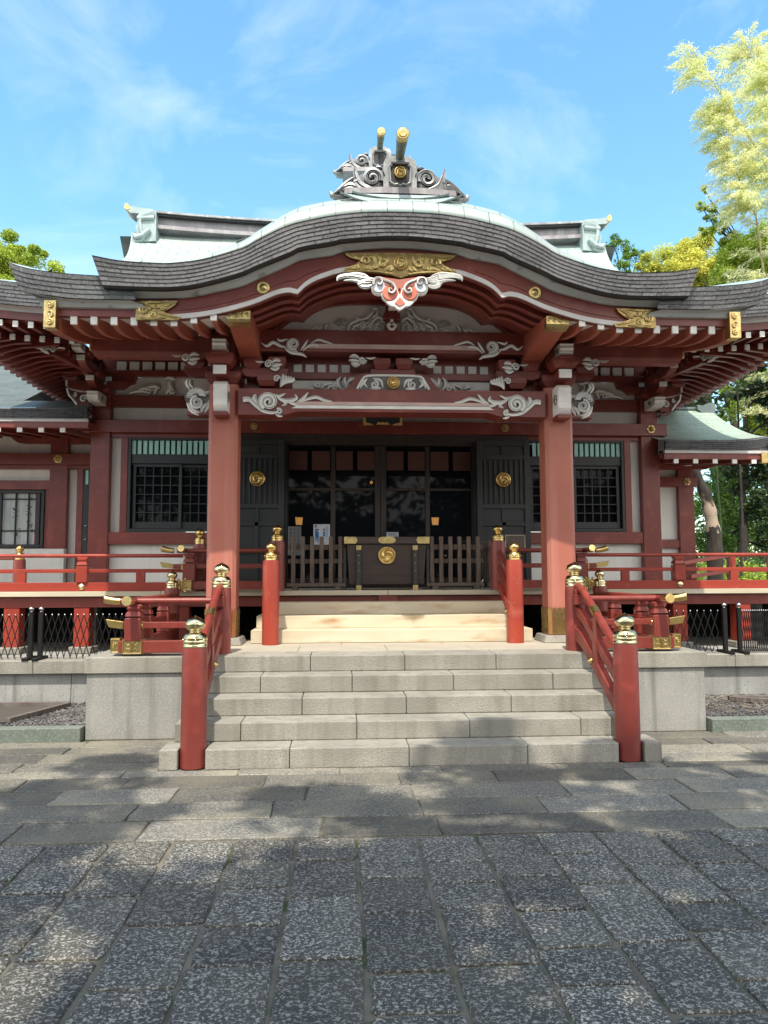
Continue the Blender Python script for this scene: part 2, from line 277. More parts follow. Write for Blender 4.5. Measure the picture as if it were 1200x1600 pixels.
# ------------------------------------------------------------------ mesh builder
class MB:
    def __init__(s): s.v = []; s.f = []; s.m = []; s.uv = []; s.sm = []
    def add(s, vs, fs, m=0, uvs=None, smooth=False):
        o = len(s.v); s.v += [tuple(v) for v in vs]
        for i, f in enumerate(fs):
            s.f.append([o+j for j in f]); s.m.append(m); s.sm.append(smooth)
            s.uv.append(uvs[i] if uvs else None)
        return s
    def box(s, x0, x1, y0, y1, z0, z1, m=0):
        if x0 > x1: x0, x1 = x1, x0
        v = [(x, y, z) for z in (z0, z1) for y in (y0, y1) for x in (x0, x1)]
        return s.add(v, [(0, 2, 3, 1), (4, 5, 7, 6), (0, 1, 5, 4), (2, 6, 7, 3), (0, 4, 6, 2), (1, 3, 7, 5)], m)
    def hexa(s, v8, m=0):   # bottom 4 ccw, top 4 ccw
        return s.add(v8, [(3, 2, 1, 0), (4, 5, 6, 7), (0, 1, 5, 4), (1, 2, 6, 5), (2, 3, 7, 6), (3, 0, 4, 7)], m)
    def beam(s, a, b, w, h, m=0, up=Vector((0, 0, 1))):
        a = Vector(a); b = Vector(b); d = (b-a).normalized(); sd = d.cross(up).normalized(); u = sd.cross(d)
        vs = []
        for p in (a, b):
            for i, j in ((-1, -1), (1, -1), (1, 1), (-1, 1)): vs.append(p+sd*(w/2*i)+u*(h/2*j))
        return s.add(vs, [(0, 1, 2, 3), (7, 6, 5, 4), (0, 4, 5, 1), (1, 5, 6, 2), (2, 6, 7, 3), (3, 7, 4, 0)], m)
    def poly(s, pts, y0, y1, m=0, mside=None):   # outline in x,z extruded along y
        n = len(pts); A = sum(pts[i][0]*pts[(i+1) % n][1]-pts[(i+1) % n][0]*pts[i][1] for i in range(n))
        if A < 0: pts = pts[::-1]
        v = [(x, y0, z) for x, z in pts]+[(x, y1, z) for x, z in pts]
        s.add(v, [tuple(range(n)), tuple(range(2*n-1, n-1, -1))], m)
        return s.add(v, [(i, n+i, n+(i+1) % n, (i+1) % n) for i in range(n)], m if mside is None else mside)
    def polyx(s, pts, x0, x1, m=0):              # outline in y,z extruded along x
        n = len(pts)
        v = [(x0, y, z) for y, z in pts]+[(x1, y, z) for y, z in pts]
        return s.add(v, [tuple(range(n)), tuple(range(2*n-1, n-1, -1))]+[(i, n+i, n+(i+1) % n, (i+1) % n) for i in range(n)], m)
    def grid(s, rows, m=0, uv=None, smooth=True, flip=False):
        nr, nc = len(rows), len(rows[0]); v = [p for r in rows for p in r]; fs = []; us = []
        for i in range(nr-1):
            for j in range(nc-1):
                q = [i*nc+j, i*nc+j+1, (i+1)*nc+j+1, (i+1)*nc+j]
                c = [(i, j), (i, j+1), (i+1, j+1), (i+1, j)]
                if flip: q.reverse(); c.reverse()
                fs.append(q)
                if uv: us.append([uv[a][b] for a, b in c])
        return s.add(v, fs, m, us if uv else None, smooth)
    def tube(s, pts, rad, n=10, m=0, cap=True, smooth=True):
        pts = [Vector(p) for p in pts]; k = len(pts)
        if not isinstance(rad, (list, tuple)): rad = [rad]*k
        rings = []; pv = None
        for i, p in enumerate(pts):
            d = (pts[min(i+1, k-1)]-pts[max(i-1, 0)]).normalized()
            if pv is None:
                ref = Vector((0, 0, 1)) if abs(d.z) < .9 else Vector((1, 0, 0)); a = d.cross(ref).normalized()
            else: a = (pv-d*pv.dot(d)).normalized()
            pv = a; b = d.cross(a)
            rings.append([p+(a*math.cos(2*PI*j/n)+b*math.sin(2*PI*j/n))*rad[i] for j in range(n)])
        v = [q for r_ in rings for q in r_]; fs = []
        for i in range(k-1):
            for j in range(n): fs.append((i*n+j, i*n+(j+1) % n, (i+1)*n+(j+1) % n, (i+1)*n+j))
        s.add(v, fs, m, None, smooth)
        if cap: s.add(rings[0], [tuple(range(n-1, -1, -1))], m); s.add(rings[-1], [tuple(range(n))], m)
        return s
    def lathe(s, prof, c=(0, 0, 0), n=28, m=0, smooth=True, axis='z'):
        cx, cy, cz = c; v = []
        for r_, h in prof:
            for j in range(n):
                a = 2*PI*j/n
                if axis == 'z': v.append((cx+r_*math.cos(a), cy+r_*math.sin(a), cz+h))
                else: v.append((cx+r_*math.cos(a), cy-h, cz+r_*math.sin(a)))     # axis along -y
        fs = []
        for i in range(len(prof)-1):
            for j in range(n): fs.append((i*n+j, i*n+(j+1) % n, (i+1)*n+(j+1) % n, (i+1)*n+j))
        s.add(v, fs, m, None, smooth)
        s.add(v[:n], [tuple(range(n-1, -1, -1))], m); s.add(v[-n:], [tuple(range(n))], m)
        return s
    def build(s, name, mats, parent=None, bevel=0.0, seg=1, **tags):
        me = bpy.data.meshes.new(name); me.from_pydata(s.v, [], s.f)
        if not isinstance(mats, (list, tuple)): mats = [mats]
        for q in mats: me.materials.append(M[q] if isinstance(q, str) else q)
        me.polygons.foreach_set('material_index', s.m)
        me.polygons.foreach_set('use_smooth', s.sm)
        if any(u for u in s.uv):
            ul = me.uv_layers.new(name='UVMap'); k = 0
            for f, u in zip(s.f, s.uv):
                for j in range(len(f)):
                    if u: ul.data[k].uv = u[j]
                    k += 1
        me.update()
        o = bpy.data.objects.new(name, me); COL.objects.link(o)
        if parent: o.parent = parent
        if bevel:
            b = o.modifiers.new('bevel', 'BEVEL'); b.width = bevel; b.segments = seg; b.limit_method = 'ANGLE'; b.angle_limit = R(40)
        for k_, v_ in tags.items(): o[k_] = v_
        return o

def thing(name, label, cat, loc=(0, 0, 0), group=None):
    o = bpy.data.objects.new(name, None); COL.objects.link(o); o.location = loc
    o['label'] = label; o['category'] = cat
    if group: o['group'] = group
    return o
def tag(o, label, cat, group=None):
    o['label'] = label; o['category'] = cat
    if group: o['group'] = group
    return o
def copy_tree(o, parent=None):
    c = o.copy(); COL.objects.link(c)
    if parent: c.parent = parent
    for ch in [q for q in bpy.data.objects if q.parent == o]: copy_tree(ch, c)
    return c
def mirror(o, label=None):      # a copy flipped across the axis of the shrine (x = 0), origin at x = 0
    c = copy_tree(o, o.parent); c.location.x = -c.location.x; c.scale.x = -c.scale.x
    if label: c['label'] = label
    return c

def spline(P, n=8):
    P = [Vector(p) for p in P]
    if len(P) < 3: return P
    Q = [P[0]*2-P[1]]+P+[P[-1]*2-P[-2]]; out = []
    for i in range(1, len(Q)-2):
        for k in range(n):
            t = k/n; a, b, c, d = Q[i-1], Q[i], Q[i+1], Q[i+2]
            out.append(.5*((2*b)+(c-a)*t+(2*a-5*b+4*c-d)*t*t+(3*b-a-3*c+d)*t**3))
    out.append(P[-1]); return out
def interp(tab, x):
    x = abs(x)
    if x <= tab[0][0]: return tab[0][1]
    for i in range(len(tab)-1):
        if x <= tab[i+1][0]:
            x0, y0 = tab[i]; x1, y1 = tab[i+1]
            sl = lambda a, b: (tab[b][1]-tab[a][1])/(tab[b][0]-tab[a][0])
            m0 = sl(max(i-1, 0), i+1) if i > 0 else 0.0
            m1 = sl(i, min(i+2, len(tab)-1)); h = x1-x0; t = (x-x0)/h
            return (2*t**3-3*t*t+1)*y0+(t**3-2*t*t+t)*h*m0+(-2*t**3+3*t*t)*y1+(t**3-t*t)*h*m1
    return tab[-1][1]
def spiral(cx, cz, r, a0, turns, k=.12, n=10):
    N_ = max(8, int(abs(turns)*14)); out = []
    for i in range(N_+1):
        t = i/N_; rr = r*(1-t*(1-k)); a = R(a0)+2*PI*turns*t
        out.append((cx+rr*math.cos(a), cz+rr*math.sin(a)))
    return out
def stroke(mb, pts, w0, w1, Y, d=.03, ms=(1, 0, 2), smooth=True, n=5):
    """carved leaf or tendril: a ribbon lying on the plane Y, raised rims and a hollow along its middle; pts in x,z"""
    P = spline([Vector((p[0], p[1])) for p in pts], n) if smooth else [Vector((p[0], p[1])) for p in pts]
    k = len(P); rows = []
    for i, p in enumerate(P):
        t = i/(k-1); dv = P[min(i+1, k-1)]-P[max(i-1, 0)]
        if dv.length < 1e-9: dv = Vector((1, 0))
        dv.normalize(); nv = Vector((-dv.y, dv.x))
        w = w0*(1-t)+w1*t if not isinstance(w0, tuple) else None
        if w is None:  # leaf: widest in the middle
            w = w0[0]*math.sin(PI*min(1, max(.04, t*.96+.02)))**.7+w1*.2
        w = max(w, .002)*(1.12 if max(w0 if not isinstance(w0, tuple) else w0[0], w1) > .0125 else 1.15)
        dd = d*min(1, .45+.55*w/max(.006, (w0[0] if isinstance(w0, tuple) else max(w0, w1))))
        sec = ((-1, 0), (-.9, .75), (.22, 1), (.42, .5), (.58, .8), (.9, .72), (1, 0))
        rows.append([(p.x+nv.x*a*w, Y-b*dd, p.y+nv.y*a*w) for a, b in sec])
    v = [q for r_ in rows for q in r_]; side = []; top = []; val = []
    for i in range(k-1):
        for j in range(6):
            q = (i*7+j, i*7+j+1, (i+1)*7+j+1, (i+1)*7+j)
            (side if j in (0, 5) else top if j in (1, 4) else val).append(q)
    o = len(mb.v); mb.v += v
    for L_, mm in ((side, ms[1]), (top, ms[0]), (val, ms[2])):
        for q in L_: mb.f.append([o+a for a in q]); mb.m.append(mm); mb.sm.append(False); mb.uv.append(None)
    mb.add(rows[0], [tuple(range(7))], ms[1]); mb.add(rows[-1], [tuple(range(6, -1, -1))], ms[1])
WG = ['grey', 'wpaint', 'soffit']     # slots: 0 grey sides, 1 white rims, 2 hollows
def tomoe(mb, cx, cz, r, Y, d=.02, m=0):
    """round crest with three comma shapes, facing -y"""
    mb.lathe([(r, 0), (r, d*.7), (r*.94, d), (r*.84, d), (r*.8, d*.45), (.001, d*.45)], (cx, Y, cz), 32, m, axis='y')
    for k in range(3):
        a = R(90+120*k); pts = []; ws = []
        for i in range(13):
            t = i/12; rr = r*(.36+.38*t); aa = a-t*2.5
            pts.append(Vector((cx+rr*math.cos(aa), Y-d*.5, cz+rr*math.sin(aa)))); ws.append(r*(.21*(1-t)**.8+.03))
        mb.tube(pts, ws, 8, m)
        mb.lathe([(r*.2, 0), (r*.2, .001), (r*.14, d*.6), (.001, d*.8)], (pts[0].x, Y-d*.4, pts[0].z), 12, m, axis='y')
def flower(mb, cx, cz, r, Y, d=.02, m=0):
    pts = []
    for i in range(48):
        a = 2*PI*i/48; q = r*(.86+.14*abs(math.cos(3*a))); pts.append((cx+q*math.cos(a), cz+q*math.sin(a)))
    mb.poly(pts, Y-d*.5, Y, m)
    for k in range(6):
        a = PI/3*k+PI/6
        mb.lathe([(r*.24, 0), (r*.22, d*.5), (.001, d*.7)], (cx+r*.52*math.cos(a), Y-d*.5, cz+r*.52*math.sin(a)), 10, m, axis='y')
    mb.lathe([(r*.3, 0), (r*.26, d*.8), (.001, d)], (cx, Y-d*.5, cz), 12, m, axis='y')

def rebase(root, loc):
    loc = Vector(loc); root.location = loc
    for ch in root.children: ch.location = ch.location-loc
    return root

# ================================================================== ground and paving
g = MB(); g.add([(-400, -200, -.02), (400, -200, -.02), (400, 900, -.02), (-400, 900, -.02)], [(0, 1, 2, 3)])
g.build('ground', 'earth', kind='structure')
g = MB(); g.add([(-9, -6, -.012), (9, -6, -.012), (9, 7.56, -.012), (-9, 7.56, -.012)], [(0, 1, 2, 3)])
g.build('mortar_bed', 'mortar', kind='structure')
rg = random.Random(11)
def slab(mb, x0, x1, y0, y1, z=0.0, j=.007, th=.05, cham=.02, ins=.007):
    base = [(x0, y0), (x1, y0), (x1, y1), (x0, y1)]; pts = []
    for i in range(4):
        p = base[i]; a = base[i-1]; b = base[(i+1) % 4]
        p = (p[0]+rg.uniform(-j, j), p[1]+rg.uniform(-j, j))
        for q in (a, b):
            d = math.hypot(q[0]-p[0], q[1]-p[1]); c = cham*rg.uniform(.4, 1.5)
            pts.append((p[0]+(q[0]-p[0])/d*c, p[1]+(q[1]-p[1])/d*c))
        d = math.hypot(b[0]-p[0], b[1]-p[1])
        for t in (.33, .67):
            nx, ny = -(b[1]-p[1])/d, (b[0]-p[0])/d; o = rg.uniform(-.005, .005)
            pts.append((p[0]+(b[0]-p[0])*t+nx*o, p[1]+(b[1]-p[1])*t+ny*o))
    cx, cy = (x0+x1)/2, (y0+y1)/2; tz = z+rg.uniform(-.003, .003); tx, ty = rg.uniform(-.004, .004), rg.uniform(-.006, .006)
    n = len(pts); zz = lambda x, y: tz+(x-cx)*tx+(y-cy)*ty
    sx, sy = 1-ins*2/(x1-x0), 1-ins*2/(y1-y0)
    inn = [(cx+(x-cx)*sx, cy+(y-cy)*sy) for x, y in pts]
    v = [(x, y, z-th) for x, y in pts]+[(x, y, zz(x, y)-ins*.8) for x, y in pts]+[(x, y, zz(x, y)) for x, y in inn]
    f = [tuple(range(2*n, 3*n))]
    for i in range(n):
        k = (i+1) % n
        f += [(i, k, n+k, n+i), (n+i, n+k, 2*n+k, 2*n+i)]
    mb.add(v, f)
mb = MB()
x = -.16-.355*21
while x < 8:
    wd = .355*rg.choice([1, 1, 1, 1, .97, 1.03])
    y = 4.66
    first = True
    while y > -2.5:
        ln = rg.choice([.28, .34, .40, .46, .52, .6])
        g_ = .007+rg.uniform(0, .007)
        slab(mb, x+g_, x+.355-g_, y-ln+.008, y, 0, j=.006)
        y -= ln+.010
    x += .355
mb.build('forecourt_paving', 'pave', kind='structure')
mb = MB()
rows = [4.69, 5.06, 5.43, 5.80, 6.14, 6.33]
for i in range(len(rows)-1):
    x = -8.6+rg.uniform(0, .8)+i*.4
    while x < 8.6:
        ln = rg.uniform(.72, 1.12); g_ = .005
        slab(mb, x+g_, x+ln-g_, rows[i]+g_, rows[i+1]-g_, rg.uniform(-.004, .004), j=.009, cham=.012, ins=.006); x += ln
rows = [6.33, 6.62, 6.93, 7.2, 7.47]
for sgn in (-1, 1):
    for i in range(len(rows)-1):
        x = 2.05+(.0 if i else .02)
        while x < 8.6:
            ln = rg.uniform(.7, 1.2); g_ = .005; a, b = sorted((sgn*(x+g_), sgn*(x+ln-g_)))
            slab(mb, a, b, rows[i]+g_, rows[i+1]-g_, rg.uniform(-.004, .004), j=.009, cham=.012, ins=.006); x += ln
mb.build('stone_walkway', 'paveband', kind='structure')
t = MB(); t.box(-9, -3.06, 9.25, 24, .3, .575).box(3.06, 9, 9.25, 24, .3, .575).box(-3.06, 3.06, 9.45, 24, .3, .575)
t.build('terrace_ground', 'concrete', kind='structure')

# gravel beds
for sgn, nm in ((-1, 'left'), (1, 'right')):
    mb = MB(); rr = random.Random(5+sgn)
    a, b = sorted((sgn*3.04, sgn*8.5))
    mb.box(a, b, 7.6, 8.93, 0, .115)
    for i in range(8500):
        x = sgn*rr.uniform(3.06, 5.4); y = rr.uniform(7.62, 8.9); r_ = rr.uniform(.007, .019); z = .115+rr.uniform(0, .018)
        a0 = rr.uniform(0, PI); ca, sa = math.cos(a0)*r_, math.sin(a0)*r_; e = rr.uniform(.5, .9)
        v = [(x+ca, y+sa, z+rr.uniform(-.004, .004)), (x-sa*e, y+ca*e, z), (x-ca, y-sa, z+rr.uniform(-.004, .004)), (x+sa*e, y-ca*e, z), (x, y, z+r_*.6), (x, y, z-r_*.5)]
        mb.add(v, [(0, 1, 4), (1, 2, 4), (2, 3, 4), (3, 0, 4), (1, 0, 5), (2, 1, 5), (3, 2, 5), (0, 3, 5)])
    mb.build('gravel', 'gravel', kind='stuff')
# fallen leaves on the right bed
mb = MB(); rr = random.Random(2)
for i in range(700):
    x = rr.uniform(3.1, 5.3); y = rr.uniform(7.65, 8.85); z = .14+rr.uniform(0, .012); a0 = rr.uniform(0, 2*PI); l_, w_ = rr.uniform(.015, .035), rr.uniform(.004, .008)
    c, s = math.cos(a0), math.sin(a0)
    mb.add([(x-c*l_, y-s*l_, z), (x+s*w_, y-c*w_, z+.006), (x+c*l_, y+s*l_, z+.003), (x-s*w_, y+c*w_, z+.004)], [(0, 1, 2, 3)])
mb.build('fallen_leaves', mat('dry_leaves', (.36, .29, .2), (.2, .14, .08), 9, .7, isl=.5), kind='stuff')
# kerbs, planks and grating in the beds
for sgn, sd in ((-1, 'left'), (1, 'right')):
    mb = MB(); x = 3.045
    for ln in (1.55, 1.5, 1.6):
        a, b = sorted((sgn*x, sgn*(x+ln-.006))); mb.box(a, b, 7.455, 7.6, -.01, .125 if sgn < 0 else .12); x += ln
    tag(mb.build('kerb_stone', 'mossy', bevel=.006), 'mossy green kerb stone edging the gravel bed on the %s' % sd, 'kerb', 'kerb stones along the gravel')
mb = MB()
mb.beam((-3.82, 7.72, .155), (-3.55, 8.62, .155), .05, .05).beam((-3.55, 8.64, .158), (-5, 8.66, .158), .05, .05)
tag(mb.build('edging_frame', 'rust', bevel=.003), 'dark weathered plank frame lying in the left gravel bed', 'edging')
mb = MB(); mb.add([(-3.85, 7.7, .142), (-3.6, 8.6, .142), (-6, 8.62, .142), (-6, 7.7, .142)], [(0, 1, 2, 3)])
mb.build('bare_soil', 'earth', kind='structure')
mb = MB(); mb.beam((3.72, 8.42, .16), (4.3, 8.08, .16), .05, .05).beam((3.72, 8.43, .163), (5, 8.46, .163), .05, .05)
tag(mb.build('edging_frame', 'rust', bevel=.003), 'weathered angled plank lying in the leafy gravel bed at right', 'edging')

# ================================================================== low retaining walls
for sgn, sd in ((-1, 'left'), (1, 'right')):
    root = thing('retaining_wall', 'low stained stone wall carrying black folding gates on the %s' % sd, 'wall', group='retaining walls under the veranda')
    x = 3.02
    for ln in (1.02, 1.35, 1.4, 1.7):
        a, b = sorted((sgn*x, sgn*(x+ln-.005)))
        c = MB(); c.box(a, b, 8.85, 9.3, .455, .6); c.build('capstone', 'granite', root, .006)
        x += ln
    x = 3.02
    for ln in (.62, 1.25, 1.3, 1.4, 1.2):
        a, b = sorted((sgn*x, sgn*(x+ln-.006)))
        c = MB(); c.box(a, b, 8.92, 9.25, .0, .453); c.build('wall_block', 'concrete', root, .004)
        x += ln
    rebase(root, (sgn*5.5, 9, 0))

# ================================================================== stone platform with steps
pl = thing('stone_platform', 'grey granite platform with five broad steps in front of the shrine porch', 'platform')
YF = [6.34, 6.625, 6.93, 7.225, 7.53]
JX = [[-1.02, -.05, .93], [-1.45, -.47, .50, 1.47], [-.95, -.02, .93], [-1.35, -.50, .45, 1.40], [-.90, .02, .92]]
HW = [2.03, 2.0, 1.93, 1.92, 1.92]
for i in range(5):
    st = MB(); xs = [-HW[i]]+JX[i]+[HW[i]]; dp = .33 if i < 4 else .42
    if i == 0:      # notched round the feet of the newel posts
        st.box(-2.06, -1.915, 6.34, 6.67, -.01, .153).box(1.915, 2.06, 6.34, 6.67, -.01, .153).box(-1.914, -1.698, 6.545, 6.67, -.01, .153).box(1.698, 1.914, 6.545, 6.67, -.01, .153)
        xs = [-1.697]+JX[i]+[1.697]
    for k in range(len(xs)-1):
        dy = rg.uniform(-.002, .002)
        st.box(xs[k]+.0025, xs[k+1]-.0025, YF[i]+dy, YF[i]+dp, .154*i+(.001 if i else -.01), .154*(i+1)-.001+rg.uniform(-.001, .001))
    st.build('step', 'granite', pl, .008, 2)
core = MB(); core.box(-1.9, 1.9, 7.0, 9.3, 0, .30).box(-1.9, 1.9, 7.6, 9.4, .30, .61); core.build('core', 'concrete', pl)
for sgn in (-1, 1):
    a, b = sorted((sgn*1.935, sgn*3.03))
    c = MB(); c.box(a, b, 7.55, 9.4, -.01, .612); c.build('side_block', 'granitewall', pl, .006)
    a, b = sorted((sgn*1.925, sgn*3.05))
    c = MB(); c.box(a, b, 7.525, 9.4, .616, .768); c.build('capstone', 'granite', pl, .007, 2)
top = MB(); xs = [-1.92, -1.05, -.12, .78, 1.92]
for k in range(4): top.box(xs[k]+.002, xs[k+1]-.002, 7.955, 8.6, .64, .768)
xs = [-1.92, -.6, .55, 1.92]
for k in range(3): top.box(xs[k]+.002, xs[k+1]-.002, 8.604, 9.4, .64, .768)
top.build('paving_slabs', mat('platform_slabs', (.42, .37, .29), (.36, .33, .27), 2.5, .8, bump=.15, bscale=60, c3=(.22, .21, .19), s3=70, lo3=.58, hi3=.68), pl, .003)

# inner timber steps
ws = thing('timber_steps', 'pale yellow timber steps leading up to the offering box', 'steps', (0, 9.2, .77))
for i, (hw, y) in enumerate(((1.63, 8.87), (1.60, 9.17), (1.565, 9.47))):
    s_ = MB(); s_.box(-hw, hw, y, 9.78, .77+.148*i+.001, .77+.148*(i+1)); o = s_.build('step', 'cream', ws, .006, 2); o.location = (0, -9.2, -.77)

# ================================================================== newels and railings
FIN = [(.093, 0), (.097, .004), (.097, .010), (.0935, .014), (.0935, .040), (.096, .044), (.0935, .048), (.0935, .070), (.096, .074), (.092, .079), (.089, .086), (.083, .100), (.070, .110),
       (.052, .116), (.044, .122), (.043, .130), (.050, .136), (.064, .146), (.074, .160), (.079, .176), (.079, .190), (.074, .205), (.063, .219), (.046, .231), (.026, .241), (.012, .247), (.002, .256)]
def newel(parent, x, y, z0, h, r=.1, m_='rednewel', fm='brass', fs=1.0):
    """round post with its gilt onion finial; h = height up to the gilt collar"""
    p = MB(); p.lathe([(r, 0), (r, h*.5), (r*.985, h-.05), (r*.93, h)], (x, y, z0), 32)
    post = p.build('newel_post', m_, parent)
    k = r/.1*fs
    f = MB(); f.lathe([(a*k, b*fs) for a, b in FIN], (x, y, z0+h-.002), 36)
    for a in range(8):
        an = a*PI/4+.2
        f.lathe([(.006*k, -.004), (.005*k, .003), (.001, .005)], (x+.094*k*math.cos(an), y+.094*k*math.sin(an), z0+h+.06*fs), 6)
    f.build('finial', fm, post)
    return post
def goldend(mb, p, d, r, m=0, up=.35):
    """flared, upturned end of a round rail; d = direction it points to"""
    p = Vector(p); d = Vector(d).normalized(); pts = []; ra = []
    for i in range(7):
        t = i/6; pts.append(p+d*(.15*t)+Vector((0, 0, .030*t*t*up/.35))); ra.append(r*(1.06+.30*t))
    mb.tube(pts, ra, 14, m)
def post_dado(mb, x, y, z0, z1, w, m=0):
    """square post with narrowed neck and block under the rail"""
    h = z1-z0
    for a, b, ww in ((0, .62, w), (.66, .80, w*1.0), (.84, .93, w*.8)):
        k = .82 if a == .66 else 1
        za, zb = z0+h*a, z0+h*b; q = ww/2; t = q*k
        mb.hexa([(x-q, y-q, za), (x+q, y-q, za), (x+q, y+q, za), (x-q, y+q, za), (x-t, y-t, zb), (x+t, y-t, zb), (x+t, y+t, zb), (x-t, y+t, zb)], m)
    mb.box(x-w*.34, x+w*.34, y-w*.34, y+w*.34, z0+h*.6, z0+h*.86, m)
    mb.box(x-w*.5, x+w*.5, y-w*.34, y+w*.34, z1-h*.08, z1-h*.015, m)

def curved_board(mb, X, th, f0, f1, hgt, n=14, x_off=0):
    """rail board falling from upper newel to lower newel; f0(t) centre height, Y from f1"""
    rows = []
    for i in range(n+1):
        t = i/n; y = f1(t); z = f0(t)
        rows.append([(X-th/2, y, z-hgt/2), (X+th/2, y, z-hgt/2), (X+th/2, y, z+hgt/2), (X-th/2, y, z+hgt/2), (X-th/2, y, z-hgt/2)])
    mb.grid(rows, smooth=False)
    mb.add(rows[0][:4], [(3, 2, 1, 0)]); mb.add(rows[-1][:4], [(0, 1, 2, 3)])
    return mb
def ease(t):    # level at the top, then a straight fall
    k = .22
    return (t*t/(2*k) if t < k else t-k/2)/(1-k/2)

sr = thing('stair_railing', 'red railing on the left side of the stone steps', 'railing', group='railings beside the stone steps')
X0, YL, YU = -1.805, 6.43, 7.80
newel(sr, X0, YL, 0, .965, .104)
newel(sr, X0, YU, .77, .655, .1)
yy = lambda t: YU-.06+(YL-YU+.12)*t
zf = lambda a, b: (lambda t: a+(b-a)*ease(t))
h = MB(); h.tube([(X0+.0, yy(i/16), zf(1.43, .83)(i/16)) for i in range(17)], .036, 16)
hr = h.build('handrail', 'rednewel', sr)
c = MB(); c.tube([(X0, yy(t), zf(1.43, .83)(t)) for t in (.42, .46, .5)], .041, 14)
for t in (.43, .46, .49): c.lathe([(.008, 0), (.001, .006)], (X0+.01, yy(t)-.03, zf(1.43, .83)(t)+.035), 6)
c.build('gilt_sleeve', 'golddull', hr)
b = MB(); curved_board(b, X0, .055, zf(1.17, .58), yy, .10); b.build('middle_rail', 'rednewel', sr, .004)
b = MB(); curved_board(b, X0, .07, zf(.94, .33), yy, .13); lb = b.build('bottom_rail', 'rednewel', sr, .004)
for tt in (.5,):
    y = yy(tt); s_ = MB(); s_.box(X0-.04, X0+.04, y-.05, y+.05, zf(.94, .33)(tt)-.02, zf(1.17, .58)(tt)-.0); s_.box(X0-.034, X0+.034, y-.045, y+.045, zf(1.17, .58)(tt)+.0, zf(1.43, .83)(tt)-.02)
    s_.build('strut', 'rednewel', sr, .004)
y = yy(.02); s_ = MB(); s_.box(X0-.05, X0+.05, y-.11, y-.02, 1.35, 1.40).box(X0-.06, X0+.06, y-.12, y-.02, 1.24, 1.345); s_.build('rail_block', 'rednewel', sr, .005)
bs = MB()
for sx in (1, -1): bs.lathe([(.028, 0), (.03, .01), (.018, .02), (.012, .034), (.001, .04)], (0, 0, 0), 14, axis='y')
v = [(X0+.035+(-a[1]), yy(.42)+a[0], zf(.94, .33)(.42)+a[2]) for a in bs.v[:len(bs.v)//2]]
bb = MB(); bb.add(v, [f for f in bs.f if max(f) < len(v)], 0, None, True); bb.build('gilt_boss', 'gold', lb)
rebase(sr, (X0, YL, 0)); mirror(sr, 'red railing on the right side of the stone steps')

pr = thing('platform_railing', 'red railing with gilt tipped rails on the left end of the stone platform', 'railing', group='corner railings on the platform')
YR = 7.66; XC = -2.62
h = MB(); h.tube([(-1.86, YR, 1.30), (-2.78, YR, 1.30)], .032, 14); hr = h.build('handrail', 'rednewel', pr)
e = MB(); goldend(e, (-2.76, YR, 1.30), (-1, 0, 0), .031, up=.22); goldend(e, (XC, YR-.15, 1.30), (0, -1, 0), .034, up=.12); e.build('gilt_tip', 'gold', hr)
h = MB(); h.tube([(XC, YR-.17, 1.30), (XC, YR+1.0, 1.302), (XC, 9.45, 1.302)], .034, 14); h.build('handrail', 'rednewel', pr)
b = MB(); b.box(-2.72, -1.86, YR-.03, YR+.03, 1.035, 1.095); mr_ = b.build('middle_rail', 'rednewel', pr, .004)
e = MB(); e.box(-2.70, -2.53, YR-.036, YR+.036, 1.028, 1.102); e.hexa([(-2.86, YR-.035, 1.05), (-2.72, YR-.035, 1.03), (-2.72, YR+.035, 1.03), (-2.86, YR+.035, 1.05), (-2.89, YR-.035, 1.125), (-2.72, YR-.035, 1.10), (-2.72, YR+.035, 1.10), (-2.89, YR+.035, 1.125)])
for k in range(5): e.lathe([(.016, 0), (.01, .006), (.001, .009)], (-2.68+.033*k, YR-.036, 1.065), 8, axis='y')
e.build('gilt_sleeve', 'gold', mr_, .003)
b = MB(); b.box(XC-.03, XC+.03, YR+.03, 9.45, 1.035, 1.095); b.build('middle_rail', 'rednewel', pr, .004)
b = MB(); b.box(-2.76, -1.86, YR-.045, YR+.045, .80, .915); bt = b.build('bottom_rail', 'rednewel', pr, .004)
def gilt_box(x0, x1, y0, z0, z1, par, d=.012):
    e = MB(); e.box(x0, x1, y0, y0+.12, z0, z1)
    cx, cz, w_ = (x0+x1)/2, (z0+z1)/2, (x1-x0)/2
    for sx in (-1, 1):
        for sz in (-1, 1): stroke(e, spiral(cx+sx*w_*.45, cz+sz*w_*.35, w_*.32, 90*sz, .9*sx*sz), .008, .004, y0, .008, (1, 0, 0))
    stroke(e, [(cx, cz-w_*.7), (cx, cz), (cx, cz+w_*.75)], (.012,), .004, y0, .012, (1, 0, 0))
    stroke(e, [(x0+.008, z0+.008), (x0+.008, z1-.008), (x1-.008, z1-.008), (x1-.008, z0+.008), (x0+.008, z0+.008)], .006, .006, y0, .008, (1, 0, 0), smooth=False)
    return e.build('gilt_sleeve', ['golddull', 'gold'], par, .003)
gilt_box(-2.72, -2.53, YR-.055, .79, .93, bt); gilt_box(-2.84, -2.75, YR-.02, .80, .94, bt)
b = MB(); b.box(XC-.04, XC+.04, YR+.05, 9.45, .80, .915); b.build('bottom_rail', 'rednewel', pr, .004)
for (x, y) in ((XC, YR), (XC, 8.1), (XC, 8.9)):
    if y == YR and x == XC:
        p = MB(); post_dado(p, x, y, .915, 1.27, .155); p.build('post', 'rednewel', pr, .006)
    else:
        p = MB(); post_dado(p, x, y, .915, 1.27, .13); p.build('post', 'rednewel', pr, .006)
newel(pr, -2.66, 9.50, .58, .815, .09, 'red', 'brass', .85)
rebase(pr, (-2.2, YR, .77)); mirror(pr, 'red railing with gilt tipped rails on the right end of the stone platform')

